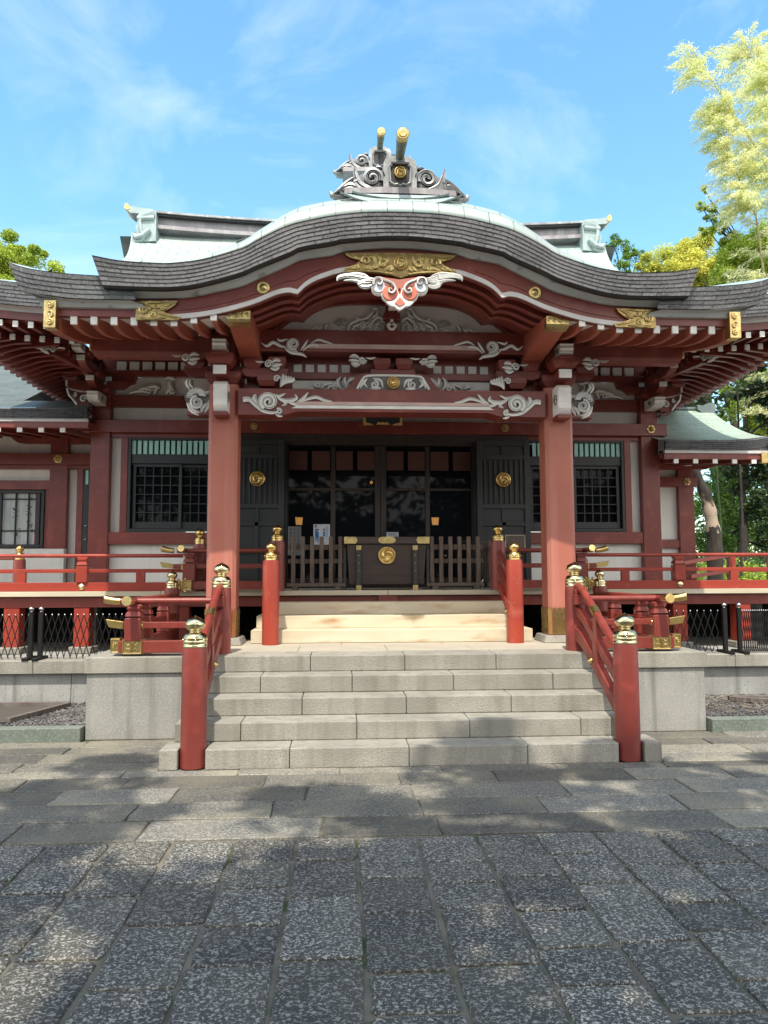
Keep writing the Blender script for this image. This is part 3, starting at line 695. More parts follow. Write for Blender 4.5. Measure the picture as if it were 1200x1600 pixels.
# railing of the inner timber steps, turning along the veranda edge
ir = thing('porch_railing', 'red railing beside the timber steps, running left behind the porch column', 'railing', group='railings beside the timber steps')
newel(ir, -1.394, 8.73, .77, .945, .096, 'chip', 'gold', .82)
newel(ir, -1.40, 9.66, 1.35, .625, .096, 'red', 'gold', .82)
y2 = lambda t: 9.60+(8.80-9.60)*t
h = MB(); h.tube([(-1.395, y2(i/10), zf(1.83, 1.50)(i/10)) for i in range(11)], .03, 12); h.build('handrail', 'red', ir)
b = MB(); curved_board(b, -1.395, .05, zf(1.62, 1.26), y2, .08); b.build('middle_rail', 'red', ir, .004)
b = MB(); curved_board(b, -1.395, .06, zf(1.40, 1.02), y2, .11); lb = b.build('bottom_rail', 'redbright', ir, .004)
bb = MB(); bb.lathe([(.026, 0), (.028, .01), (.012, .026), (.001, .034)], (-1.36, y2(.7), 1.12), 12, axis='y'); bb.build('gilt_boss', 'gold', lb)
h = MB(); h.tube([(-1.49, 9.75, 1.857), (-2.66, 9.75, 1.857)], .029, 12); hr = h.build('handrail', 'red', ir)
e = MB(); goldend(e, (-2.70, 9.75, 1.857), (-1, 0, 0), .029); goldend(e, (-2.55, 9.58, 1.86), (0, -1, 0), .03, up=.2); e.tube([(-2.55, 9.9, 1.86), (-2.55, 9.55, 1.86)], .029, 12, 1); e.build('gilt_tip', ['gold', 'red'], hr)
b = MB(); b.box(-2.70, -1.49, 9.72, 9.78, 1.632, 1.69); q = b.build('middle_rail', 'red', ir, .004)
e = MB(); e.box(-2.60, -2.43, 9.71, 9.79, 1.615, 1.70); e.build('gilt_sleeve', 'gold', q, .003); e = MB(); e.hexa([(-2.84, 9.72, 1.65), (-2.70, 9.72, 1.635), (-2.70, 9.78, 1.635), (-2.84, 9.78, 1.65), (-2.87, 9.72, 1.72), (-2.70, 9.72, 1.69), (-2.70, 9.78, 1.69), (-2.87, 9.78, 1.72)])
e.build('gilt_sleeve', 'gold', q, .003)
b = MB(); b.box(-2.60, -1.49, 9.70, 9.79, 1.37, 1.475); q = b.build('bottom_rail', 'red', ir, .004)
gilt_box(-2.70, -2.46, 9.66, 1.365, 1.485, q)
p = MB(); post_dado(p, -2.5, 9.75, 1.475, 1.83, .15); p.build('post', 'red', ir, .005)
p = MB(); post_dado(p, -2.1, 9.75, 1.475, 1.83, .12); p.build('post', 'red', ir, .005)
newel(ir, -2.42, 9.98, 1.35, .60, .088, 'red', 'gold', .8)
rebase(ir, (-1.4, 8.73, .77)); mirror(ir, 'red railing beside the timber steps, running right behind the porch column')

vr = thing('veranda_railing', 'long red railing along the left part of the veranda', 'railing', group='railings along the veranda')
h = MB(); h.tube([(-2.62, 9.93, 1.80), (-8.6, 9.93, 1.80)], .024, 12); h.build('handrail', 'redbright', vr)
b = MB(); b.box(-8.6, -2.62, 9.905, 9.955, 1.585, 1.632); b.build('middle_rail', 'redbright', vr, .004)
b = MB(); b.box(-8.6, -2.62, 9.885, 9.975, 1.352, 1.462); q = b.build('bottom_rail', 'redbright', vr, .004)
for x in (-3.87, -6.1, -8.2):
    p = MB(); post_dado(p, x, 9.93, 1.462, 1.79, .14); p.build('post', 'redbright', vr, .006)
    f = MB(); f.lathe([(.038, 0), (.04, .01), (.033, .018), (.022, .012), (.018, .02), (.001, .024)], (x+.0, 9.885, 1.408), 20, axis='y'); f.build('gilt_boss', 'brass', q)
for x in (-3.15, -4.63, -5.35, -6.9, -7.6):
    p = MB(); p.box(x-.055, x+.055, 9.905, 9.955, 1.46, 1.588); p.build('strut', 'redbright', vr, .004)
rebase(vr, (-5.6, 9.93, 1.35)); mirror(vr, 'long red railing along the right part of the veranda, sunlit at its end')

er = thing('veranda_railing', 'short red return railing with a gilt finial at the far left, behind the long rail', 'railing', (-5.2, 11.3, 1.35), 'railings along the veranda')
h = MB(); h.tube([(-5.3, 11.3, 1.80), (-7.6, 11.5, 1.78)], .024, 10); o = h.build('handrail', 'red', er)
for q_, (z0, z1, nm) in enumerate(((1.585, 1.63, 'middle_rail'), (1.36, 1.46, 'bottom_rail'))):
    b = MB(); b.beam((-5.3, 11.3, (z0+z1)/2), (-7.6, 11.5, (z0+z1)/2), .05, z1-z0); b.build(nm, 'red', er)
newel(er, -5.2, 11.25, 1.35, .43, .085, 'red', 'gold', .85)
for ch in er.children: ch.location = -Vector((-5.2, 11.3, 1.35))

# ================================================================== the shrine hall with its curved porch roof
hall = thing('shrine_hall', 'vermilion shrine hall with a curved copper porch roof over the offering steps', 'shrine')
def part(mb, name, mats, parent=None, bevel=0.0, mir=False, **k):
    o = mb.build(name, mats, parent or hall, bevel, **k)
    if mir: mirror(o)
    return o

# ---- profiles of the curved gable (read off the photograph on the plane of the eave)
T = [(0, 5.165), (.37, 5.155), (.69, 5.112), (.82, 5.085), (1.13, 5.0), (1.45, 4.835), (1.56, 4.765), (1.97, 4.635), (2.28, 4.592), (2.44, 4.592), (2.76, 4.608), (3.03, 4.655)]
B = [(0, 4.932), (.2, 4.926), (.61, 4.884), (.66, 4.868), (1.03, 4.79), (1.1, 4.75), (1.45, 4.595), (1.6, 4.523), (2.02, 4.400), (2.28, 4.364), (2.6, 4.362), (2.93, 4.370)]
G = [(0, 4.885), (.17, 4.883), (.61, 4.835), (.66, 4.805), (1.04, 4.735), (1.12, 4.69), (1.47, 4.521), (1.6, 4.459), (1.82, 4.402), (2.13, 4.333), (2.45, 4.312), (2.77, 4.306)]
Dc = [(0, 4.66), (.3, 4.652), (.6, 4.625), (.78, 4.568), (.9, 4.515), (.98, 4.46), (1.05, 4.388)]
Do = [(1.05, 4.388), (1.13, 4.405), (1.25, 4.382), (1.48, 4.282), (1.72, 4.205), (1.96, 4.148), (2.2, 4.115), (2.45, 4.10), (2.66, 4.10)]
def D(x):
    x = abs(x)
    if x <= 1.05: return interp(Dc, x)
    return interp(Do, x)
def frange(a, b, n): return [a+(b-a)*i/n for i in range(n+1)]
def arc(xs, f):
    s = [0.0]
    for i in range(1, len(xs)): s.append(s[-1]+math.hypot(xs[i]-xs[i-1], f(xs[i])-f(xs[i-1])))
    return s
XS = frange(-1, 1, 96)
def edge_courses(mb, xt, ft, fb, xb, y0, n=6, step=.005, lean=.002, xs=None, flat=False):
    """verge face of n lapped courses between curve ft (top, half width xt) and fb (bottom, half width xb)"""
    us = xs or XS; al = arc([u*xt for u in us], ft)
    for k in range(n):
        a, b = k/n, (k+1)/n
        r0 = []; r1 = []; r2 = []
        for i, u in enumerate(us):
            def P(t, dy): 
                x = u*(xt*(1-t)+xb*t); z = ft(u*xt)*(1-t)+fb(u*xb)*t
                return (x, y0+k*step+dy, z)
            r0.append(P(a, 0)); r1.append(P(b, -lean)); r2.append(P(b, step))
        uv = [[(s, k+1) for s in al], [(s, k) for s in al]]
        mb.grid([r0, r1], 0, uv, smooth=False, flip=True)
        mb.grid([r1, r2], 0, [[(s, k+.02) for s in al], [(s, k+.01) for s in al]], smooth=False, flip=True)
    return mb
kr = MB(); edge_courses(kr, 3.03, lambda x: interp(T, x), lambda x: interp(B, x), 2.93, 7.35)
# end faces of the verge slab
for sg in (-1, 1):
    kr.add([(sg*3.03, 7.35, 4.655), (sg*2.93, 7.41, 4.37), (sg*2.93, 9.4, 4.9), (sg*3.03, 9.4, 5.2)], [(0, 1, 2, 3) if sg > 0 else (3, 2, 1, 0)], 0, [[(0, 0), (0, 2), (2, 2), (2, 0)]])
part(kr, 'porch_verge', 'shingle')
band = lambda x: .27*(1-max(0, min(1, (abs(x)-1.0)/1.35)))**.8 + .012
rws = []; uvs = []
xs = [u*3.03 for u in XS]; al = arc(xs, lambda x: interp(T, x))
sec = [(7.346, -.004), (7.342, .012), (7.36, .22), (7.40, .48), (7.46, .72), (7.54, .90), (7.64, .98), (7.8, 1.0)]
cum = [0, .02, .09, .18, .27, .36, .46, .6]
for (y, t), c in zip(sec, cum):
    rws.append([(x, y, interp(T, x)+t*band(x)) for x in xs]); uvs.append([(a, c) for a in al])
kt = MB(); kt.grid(rws, 0, uvs); part(kt, 'porch_verge_sheet', 'copperband')
rws = []; uvs = []
for k in range(9):
    y = 7.8+k*.32
    rws.append([(x, y, interp(T, x)+band(x)+(y-7.8)*(.05+.24*min(1, max(0, (abs(x)-1.2)/1.8)))) for x in xs]); uvs.append([(a, k*.32) for a in al])
kt = MB(); kt.grid(rws, 0, uvs); part(kt, 'porch_roof', 'coppertop')
# lapped crescent sheets under the ridge ornament
for (hw, z0, dz, y) in ((.62, 5.40, .13, 7.42), (.50, 5.43, .07, 7.46)):
    c = MB(); r0 = []; r1 = []
    for u in frange(-1, 1, 30):
        x = u*hw; s_ = (1-abs(u)**2.6)
        r0.append((x, y+.07, z0+.012)); r1.append((x, y-.02, z0-dz*s_))
    c.grid([r0, r1], smooth=False, flip=True); r2 = [(a, b+.02, c_-.012) for a, b, c_ in r1]; c.grid([r1, r2], smooth=False, flip=True)
    part(c, 'crescent_sheet', 'ornpale')
# grey soffit board, gable board with trim
gs = MB(); xs9 = [u for u in XS]
gs.grid([[(u*2.93, 7.408, interp(B, u*2.93)-.001) for u in XS], [(u*2.9, 7.50, interp(B, u*2.9)-.012) for u in XS], [(u*2.78, 7.55, interp(G, u*2.78)) for u in XS], [(u*2.74, 7.60, interp(G, u*2.74)+.004) for u in XS]], smooth=False, flip=True)
part(gs, 'soffit_board', 'soffit')
gs = MB(); gs.grid([[(u*2.93, 7.378, interp(B, u*2.93)+.004) for u in XS], [(u*2.93, 7.40, interp(B, u*2.93)-.018) for u in XS], [(u*2.92, 7.45, interp(B, u*2.92)-.02) for u in XS]], smooth=False, flip=True); part(gs, 'verge_gap_shade', 'blackmetal')  # black strip standing in for the shaded gap under the verge
gx = frange(-2.66, 2.66, 152)
gb = MB(); gb.poly([(x, interp(G, x)+.02) for x in gx]+[(x, D(x)) for x in gx[::-1]], 7.592, 7.66)
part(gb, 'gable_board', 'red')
tr = MB()
tr.poly([(x, D(x)+.05) for x in gx]+[(x, D(x)+.002) for x in gx[::-1]], 7.572, 7.60); part(tr, 'gable_trim', 'trim')
g2 = [x for x in gx if abs(x) > .75]
for sg in (-1, 1):
    tr = MB()
    q = [x for x in g2 if x*sg > 0 and abs(x) < 2.3]
    tr.poly([(x, (D(x)*.55+interp(G, x)*.45)+.012) for x in q]+[(x, (D(x)*.55+interp(G, x)*.45)) for x in q[::-1]], 7.583, 7.60)
    part(tr, 'gable_moulding', 'red')
# arched ribs and ceiling behind the gable board
cx_ = frange(-1.58, 1.58, 90)
for k, y in enumerate((7.82, 8.02, 8.22)):
    r = MB(); r.poly([(x, D(x)+.09) for x in cx_]+[(x, D(x)+.0) for x in cx_[::-1]], y, y+.07); q = part(r, 'arched_rib', 'red'); r = MB(); r.poly([(x, D(x)+.012) for x in cx_]+[(x, D(x)-.004) for x in cx_[::-1]], y-.006, y+.0); r.build('rib_edge_highlight', 'redfaded', q)  # paler strip paints a highlight along each rib's lower edge
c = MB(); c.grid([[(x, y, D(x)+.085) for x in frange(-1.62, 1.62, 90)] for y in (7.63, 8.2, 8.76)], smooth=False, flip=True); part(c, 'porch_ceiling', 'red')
# tympanum
ax = frange(-1.5, 1.5, 60); AT = [(0, 4.70), (.64, 4.685), (1.08, 4.55), (1.37, 4.36), (1.5, 4.3)]
c = MB(); c.poly([(x, interp(AT, x)+.03) for x in ax]+[(1.5, 4.25), (-1.5, 4.25)], 8.73, 8.77); part(c, 'tympanum', 'plasterdark')
c = MB(); c.poly([(x, interp(AT, x)+.03) for x in ax]+[(x, interp(AT, x)-.005) for x in ax[::-1]], 8.67, 8.74); part(c, 'tympanum_arch', 'red')

# ---- the lower tier of the porch roof at either side
T2 = [(2.4, 4.47), (2.9, 4.478), (3.3, 4.497), (3.56, 4.525), (3.72, 4.553), (3.85, 4.60)]
B2 = [(2.4, 4.256), (2.9, 4.257), (3.24, 4.262), (3.52, 4.293), (3.65, 4.31), (3.75, 4.335)]
e = MB(); us = frange(.70, 1, 22); edge_courses(e, 3.85, lambda x: interp(T2, x), lambda x: interp(B2, x), 3.75, 7.43, xs=us, n=5)
e.grid([[(3.85, 7.43+.27*i, 4.60+.08*i) for i in range(10)], [(3.75, 7.47+.27*i, 4.335+.08*i) for i in range(10)]], 0, [[(.27*i, 2) for i in range(10)], [(.27*i, 0) for i in range(10)]], smooth=False)
part(e, 'lower_verge', 'shinglegreen', mir=True)
e = MB(); e.grid([[(u*3.85, 7.426+.25*k, interp(T2, u*3.85)+.004+.078*k) for u in frange(.60, 1, 14)] for k in range(10)], 0, [[(u*3.85, .25*k) for u in frange(.60, 1, 14)] for k in range(10)]); part(e, 'lower_roof', 'coppertop', mir=True)
e = MB(); us = frange(.715, 1, 14)
e.grid([[(u*3.74, 7.47, interp(B2, u*3.74)-.002) for u in us], [(u*3.62, 7.52, interp(B2, u*3.62)-.015) for u in us], [(u*3.56, 7.54, 4.205) for u in us], [(u*3.54, 7.6, 4.20) for u in us]], smooth=False, flip=True)
e.grid([[(3.74, 7.43+.27*i, 4.33+.06*i) for i in range(9)], [(3.50, 7.5+.27*i, 4.25+.075*i) for i in range(9)]], smooth=False, flip=True)
part(e, 'soffit_board', 'soffit', mir=True)
e = MB(); e.box(2.64, 3.5, 7.585, 7.655, 4.128, 4.203); part(e, 'fascia', 'red', mir=True)
bp = [(7.50, 3.985), (7.75, 3.99), (8.1, 4.045), (8.45, 4.12), (8.8, 4.21), (9.6, 4.45)]
e = MB(); e.polyx(bp+[(9.6, 4.75), (7.5, 4.245)], 3.415, 3.515); q = part(e, 'barge_board', 'orange')
e2 = MB(); e2.box(3.408, 3.522, 7.488, 7.60, 3.978, 4.25)
for k in range(3): stroke(e2, spiral(3.465, 4.03+.085*k, .034, 90+180*k, 1.2*(-1)**k), .01, .005, 7.488, .012, (0, 0, 0))
e2.build('gilt_cap', 'golddull', q, .003); mirror(q)
# curved rafters with white painted ends, pale boards between
RU = [(7.60, 4.052), (7.75, 4.042), (7.95, 4.055), (8.2, 4.10), (8.45, 4.165), (8.75, 4.25)]
for i in range(8):
    x = 3.27-.197*i; up = .0 if i < 6 else (.03 if i == 6 else .06)
    r = MB(); r.polyx([(y, z+up) for y, z in RU]+[(8.75, 4.36+up), (7.6, 4.125+up)], x-.027, x+.027, 0)
    r.box(x-.032, x+.032, 7.592, 7.62, 4.048+up, 4.13+up, 1)
    part(r, 'porch_rafter', ['orange', 'wpaint'], bevel=.003, mir=True)
e = MB(); e.grid([[(x, 7.64+.28*k, (4.127 if x > 2.2 else 4.127+.12*(2.2-x))+.055*k) for x in frange(1.6, 3.45, 8)] for k in range(8)], smooth=False, flip=True); part(e, 'rafter_board', 'wpaint', mir=True)
# porch purlin
e = MB(); e.hexa([(2.03, 8.64, 4.09), (3.43, 8.64, 4.09), (3.43, 8.86, 4.09), (2.03, 8.86, 4.09), (2.03, 8.62, 4.27), (3.43, 8.62, 4.27), (3.43, 8.88, 4.27), (2.03, 8.88, 4.27)])
e.hexa([(2.03, 8.68, 4.035), (3.40, 8.68, 4.035), (3.40, 8.82, 4.035), (2.03, 8.82, 4.035), (2.03, 8.64, 4.09), (3.43, 8.64, 4.09), (3.43, 8.86, 4.09), (2.03, 8.86, 4.09)])
q = part(e, 'purlin', 'red', bevel=.003); c = MB(); c.box(3.425, 3.45, 8.63, 8.87, 4.09, 4.23); c.build('gilt_cap', 'gold', q, .004); mirror(q)
# sloping beams from the gable board to the columns
e = MB(); e.polyx([(7.665, 4.13), (8.75, 4.045), (8.75, 4.36), (7.665, 4.24)], 1.535, 1.765); q = part(e, 'sloping_beam', 'orange', bevel=.006)
c = MB(); c.polyx([(7.655, 4.148), (7.672, 4.122), (7.80, 4.112), (7.80, 4.118), (7.67, 4.235), (7.655, 4.235)], 1.53, 1.77)
for k in range(4): stroke(c, spiral(1.56+.058*k, 4.19, .024, 90*k, 1.1), .007, .004, 7.655, .008, (0, 0, 0))
c.build('gilt_cap', 'golddull', q, .002); mirror(q)

# ---- gilt plates on the gable board
def C8(u, v): p = at(520+u/6, 380+v/6, 7.57); return (p.x, p.z)
def sym(L_): return L_+[(-x, z) for x, z in L_[::-1]]
hl = [C8(*q) for q in ((625, 95), (130, 95), (105, 95), (150, 125), (255, 160), (215, 210), (112, 248), (112, 278), (300, 270), (430, 282), (560, 305), (625, 328))]
hl[0] = (0, hl[0][1]); hl[-1] = (0, hl[-1][1])
GD = ['golddark', 'golddull']
pm = MB(); pm.poly(hl+[(-x, z) for x, z in hl[1:-1][::-1]], 7.555, 7.59, 0)
inn = [(x*.965, (z-4.70)*.88+4.70) for x, z in hl]
for sg in (1, -1):
    stroke(pm, [(x*sg, z) for x, z in inn[1:-1]], .008, .008, 7.555, .008, (1, 0, 1), smooth=False)
    for (u, v, r_, a0, tr_) in ((312, 172, 48, 200, -1.4), (470, 200, 46, 20, 1.3), (395, 225, 30, 90, -1.2), (530, 240, 26, 250, 1.2), (220, 240, 22, 0, 1.1)):
        x, z = C8(u, v); stroke(pm, [(sg*a, b) for a, b in spiral(x, z, r_/6*.0064*1.0, a0, tr_)], .012, .006, 7.553, .014, (1, 0, 1))
    for L_ in (((340, 130), (390, 150), (400, 240)), ((520, 130), (500, 190), (430, 225)), ((260, 255), (340, 235), (380, 265)), ((480, 270), (540, 230), (570, 260)), ((200, 130), (260, 150), (300, 120)), ((430, 110), (440, 150), (480, 170)), ((150, 255), (200, 230), (250, 200))):
        stroke(pm, [(sg*C8(*q)[0], C8(*q)[1]) for q in L_], (.016,), .004, 7.553, .012, (1, 0, 1))
tomoe(pm, 0, C8(627, 195)[1], .072, 7.555, .022, 1)
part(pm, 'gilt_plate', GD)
def C7(u, v): p = at(120+u/4, 380+v/4, 7.57); return (p.x, p.z)
pm = MB(); pm.poly([C7(*q) for q in ((372, 365), (636, 363), (618, 388), (590, 408), (545, 432), (595, 452), (652, 464), (640, 483), (372, 482))], 7.552, 7.59)
for (u, v, r_, a0, tr_) in ((425, 420, 38, 0, 1.6), (480, 450, 20, 180, 1.3), (500, 395, 18, 0, -1.2), (450, 385, 14, 90, 1)):
    x, z = C7(u, v); stroke(pm, spiral(x, z, r_*.0016, a0, tr_), .012, .005, 7.55, .014, (1, 0, 1))
for L_ in (((470, 410), (540, 400), (610, 375)), ((480, 430), (560, 450), (630, 470)), ((400, 470), (460, 474), (560, 470)), ((390, 375), (470, 372), (560, 374)), ((520, 425), (545, 415), (570, 405))):
    stroke(pm, [C7(*q) for q in L_], (.013,), .004, 7.55, .012, (1, 0, 1))
part(pm, 'gilt_plate', GD, mir=True)
bm_ = MB(); bm_.lathe([(.066, 0), (.068, .012), (.055, .02), (.048, .012), (.03, .018), (.024, .032), (.001, .036)], (-1.397, 7.592, 4.452), 32, axis='y'); part(bm_, 'gilt_boss', 'golddull', mir=True)

# ---- carved pendant under the gable peak
pd = MB(); Yp = 7.50
def CP(u, v): p = at(520+u/6, 380+v/6, Yp); return (p.x, p.z)
def disc(mb, u, v, r, y0, y1, m): x, z = CP(u, v); mb.lathe([(r/6*.00641*.98, 0), (r/6*.00641, (y1-y0)*.8), (r/6*.00641*.88, y1-y0)], (x, y1, z), 28, m, axis='y')
base = MB(); base.poly([CP(*q) for q in ((420, 300), (625, 330), (830, 300), (860, 330), (760, 420), (790, 470), (625, 620), (470, 470), (500, 420), (400, 340))], Yp+.03, Yp+.075); part(base, 'pendant_back', 'redfaded')
P_ = MB()
for sg in (-1, 1):
    X = lambda u: 627+sg*(u-627)
    disc(P_, X(535), 478, 84, Yp-.015, Yp+.035, 1); disc(P_, X(535), 475, 74, Yp-.03, Yp, 3)
    stroke(P_, [(CP(X(a), b)) for a, b in ((500, 365), (560, 395), (585, 440), (560, 480), (525, 470), (530, 440), (552, 445))], .0105, .007, Yp-.03, .03, (1, 0, 2))
    disc(P_, X(428), 420, 70, Yp-.005, Yp+.04, 1); disc(P_, X(428), 410, 62, Yp-.02, Yp+.01, 4)
    stroke(P_, [(CP(X(a), b)) for a, b in ((375, 400), (395, 345), (440, 340), (462, 375), (440, 400), (418, 385))], .010, .007, Yp-.02, .03, (1, 0, 2))
    stroke(P_, [(CP(X(a), b)) for a, b in ((440, 330), (500, 360), (550, 390))], .012, .010, Yp, .03, (1, 0, 2))
    for L_, w_ in ((((400, 335), (330, 335), (250, 320), (160, 305), (60, 320), (40, 355)), .030), (((380, 350), (310, 355), (250, 385), (240, 395)), .028), (((350, 330), (290, 300), (200, 292), (120, 310), (60, 340)), .02),
                   (((370, 390), (330, 410), (280, 410), (240, 395)), .024), (((270, 350), (255, 310), (280, 290)), .014), (((360, 370), (300, 375), (250, 365), (180, 350), (100, 350)), .018)):
        stroke(P_, [CP(X(a), b) for a, b in L_], (w_*.8,), .006, Yp+.015, .035, (1, 0, 2))
pts = [CP(*q) for q in ((560, 545), (500, 560), (540, 590), (580, 600), (600, 620), (625, 632), (650, 620), (675, 600), (720, 590), (755, 560), (700, 545), (627, 480))]
P_.poly(pts, Yp-.022, Yp+.03, 1)
P_.poly([CP(*q) for q in ((627, 515), (580, 570), (627, 600), (674, 570))], Yp-.032, Yp-.02, 3)
P_.poly([CP(*q) for q in ((627, 410), (615, 425), (627, 440), (639, 425))], Yp+.02, Yp+.04, 5)
part(P_, 'pendant', ['grey', 'wpaint', 'soffit', 'pink', 'bluewhite', 'void'])

# ---- porch columns
for sg, sd in ((-1, 'left'), (1, 'right')):
    X = sg*1.955; Yc = 8.885; hw = .167; ch = .04
    def octa(hw, ch): return [(X-hw+ch, Yc-hw), (X+hw-ch, Yc-hw), (X+hw, Yc-hw+ch), (X+hw, Yc+hw-ch), (X+hw-ch, Yc+hw), (X-hw+ch, Yc+hw), (X-hw, Yc+hw-ch), (X-hw, Yc-hw+ch)]
    c = MB(); r0 = [(x, y, .85) for x, y in octa(hw, ch)]; r1 = [(x, y, 3.74) for x, y in octa(hw, ch)]
    c.add(r0+r1, [(i, (i+1) % 8, 8+(i+1) % 8, 8+i) for i in range(8)]+[tuple(range(8, 16))])
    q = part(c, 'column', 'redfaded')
    g_ = MB(); o8 = octa(hw+.008, ch+.002)
    for i in range(8):
        a, b = Vector((*o8[i], 0)), Vector((*o8[(i+1) % 8], 0)); n_ = 5 if i % 2 == 0 else 1
        for k in range(n_):
            p0 = a.lerp(b, k/n_); p1 = a.lerp(b, (k+1)/n_); pm_ = a.lerp(b, (k+.5)/n_); zt = 1.165
            nv = Vector((b.y-a.y, a.x-b.x, 0)).normalized()*.006
            s0, s1 = p0.lerp(p1, .06), p0.lerp(p1, .94)
            V3 = lambda p, z, n0=0: (p.x+nv.x*n0, p.y+nv.y*n0, z)
            g_.add([V3(s0, .86), V3(s1, .86), V3(s1, zt-.02, 1), V3(p0.lerp(p1, .7), zt+.01, 1), V3(pm_, zt-.012, 1), V3(p0.lerp(p1, .3), zt+.01, 1), V3(s0, zt-.02, 1)], [(0, 1, 2, 3, 4, 5, 6)])
        for zz in (.90, 1.12):
            g_.add([(a.x+nv.x*1.5, a.y+nv.y*1.5, zz-.006), (b.x+nv.x*1.5, b.y+nv.y*1.5, zz-.006), (b.x+nv.x*1.5, b.y+nv.y*1.5, zz+.006), (a.x+nv.x*1.5, a.y+nv.y*1.5, zz+.006)], [(0, 1, 2, 3)])
    g_.build('gilt_band', 'gold', q)
    b = MB(); b.hexa([(X-.25, Yc-.25, .769), (X+.25, Yc-.25, .769), (X+.25, Yc+.25, .769), (X-.25, Yc+.25, .769), (X-.22, Yc-.22, .85), (X+.22, Yc-.22, .85), (X+.22, Yc+.22, .85), (X-.22, Yc+.22, .85)])
    b.build('stone_base', 'granite', q, .008)

# ---- rainbow beams and the carving on them
def Q2(u, v): p = at(360+u/4.615, 550+v/4.615, 8.66); return (p.x, p.z)
def Q1(u, v): p = at(380+u/5, 430+v/5, 8.64); return (p.x, p.z)
lo = MB(); lo.poly([(-1.78, 3.375), (-1.25, 3.378), (-1.1, 3.42), (1.1, 3.42), (1.25, 3.378), (1.78, 3.375), (1.78, 3.68), (-1.78, 3.68)], 8.67, 8.98)
part(lo, 'rainbow_beam', 'red')
for (z0, z1, mm, n_) in ((3.492, 3.53, 'pinktrim', 'beam_moulding'), (3.452, 3.487, 'wpaint', 'beam_moulding')):
    s_ = MB(); s_.poly([(-1.17, z0-.0), (-1.10, z1), (1.10, z1), (1.17, z0)], 8.652, 8.68); part(s_, n_, mm)
lo = MB(); lo.box(-1.54, 1.54, 8.66, 8.94, 4.12, 4.375); part(lo, 'upper_rainbow_beam', 'red', bevel=.004)
s_ = MB(); s_.poly([(-1.02, 4.155), (-.95, 4.205), (.95, 4.205), (1.02, 4.155)], 8.642, 8.67); part(s_, 'beam_moulding', 'pinktrim')
c = MB()
stroke(c, [Q2(*q) for q in ((92, 345), (140, 345), (185, 385), (235, 425), (300, 440), (345, 432))], .030, .012, 8.665, .03)
x, z = Q2(275, 362); stroke(c, spiral(x, z, .105, 235, -1.9, .12), .026, .016, 8.66, .032)
x, z = Q2(350, 430); stroke(c, spiral(x, z, .036, 130, -1.3), .013, .008, 8.665, .024)
for L_, w_ in ((((182, 305), (175, 335), (195, 375)), .024), (((310, 303), (350, 320), (400, 298)), .015), (((325, 310), (370, 345), (430, 352), (475, 335), (465, 305)), .022), (((340, 325), (385, 355), (400, 375), (370, 390)), .017),
               (((480, 360), (520, 340), (562, 292)), .018), (((500, 366), (560, 340), (620, 328), (680, 350), (735, 357)), .018), (((415, 362), (450, 372), (485, 388)), .018), (((325, 450), (350, 462), (378, 465)), .012)):
    stroke(c, [Q2(*q) for q in L_], (w_,), .003, 8.665, .024)
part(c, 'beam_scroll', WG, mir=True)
c = MB()
x, z = Q1(393, 540); stroke(c, spiral(x, z, .072, 300, -1.7, .2), .022, .012, 8.655, .028)
for L_, w_ in ((((138, 525), (185, 552), (235, 525), (290, 552), (335, 560)), .018), (((265, 492), (290, 512), (350, 497)), .014), (((318, 560), (365, 600), (430, 612), (465, 620), (495, 642)), .018), (((450, 585), (480, 545), (505, 503)), .013),
               (((465, 590), (520, 548), (578, 545), (575, 568)), .014), (((528, 530), (585, 505), (640, 518), (710, 541)), .013)):
    stroke(c, [Q1(*q) for q in L_], (w_,), .003, 8.655, .022)
part(c, 'beam_scroll', WG, mir=True)
# tympanum carving
def Q3(u, v): p = at(380+u/5, 430+v/5, 8.71); return (p.x, p.z)
c = MB(); Yt = 8.725
for (u, v, r_, a0, tr_, w_) in ((1052, 415, .075, 200, 1.7, .018), (882, 420, .062, 10, -1.6, .016), (592, 415, .038, 30, 1.3, .013), (1035, 278, .032, 200, -1.3, .011), (970, 430, .035, 0, 1.3, .012), (770, 440, .036, 90, 1.2, .012), (705, 440, .03, 200, -1.2, .011)):
    x, z = Q3(u, v); stroke(c, spiral(x, z, r_, a0, tr_), w_, w_*.5, Yt, .035)
for L_, w_ in ((((985, 465), (975, 410), (1010, 360), (1050, 330), (1095, 350), (1105, 400)), .022), (((900, 350), (960, 335), (1000, 300), (1020, 265)), .02), (((1000, 330), (1040, 310), (1055, 270)), .016), (((820, 460), (830, 390), (890, 355), (950, 345)), .02),
               (((930, 460), (935, 400), (985, 360)), .018), (((650, 450), (640, 410), (670, 372)), .014), (((680, 465), (720, 420), (800, 405)), .018), (((540, 460), (545, 420), (600, 395)), .015), (((390, 466), (400, 440), (440, 452), (500, 432)), .012),
               (((470, 445), (530, 425), (560, 445), (620, 462)), .014), (((870, 330), (900, 345), (880, 370)), .012), (((610, 464), (640, 440), (690, 466)), .014), (((740, 464), (780, 440), (830, 464)), .016), (((1070, 330), (1090, 360), (1080, 380)), .014),
               (((1020, 462), (1060, 440), (1100, 462)), .016), (((880, 464), (910, 440), (960, 466)), .014)):
    stroke(c, [Q3(*q) for q in L_], (w_,), .004, Yt, .03)
for (u, v, r_, a0, tr_, w_) in ((940, 395, .045, 60, 1.4, .014), (1000, 440, .03, 0, 1.3, .012), (830, 450, .032, 180, -1.3, .012), (1085, 455, .026, 0, 1.2, .010), (650, 452, .026, 90, 1.2, .010), (545, 450, .026, 0, 1.2, .010)):
    x, z = Q3(u, v); stroke(c, spiral(x, z, r_, a0, tr_), w_, w_*.5, Yt-.005, .03)
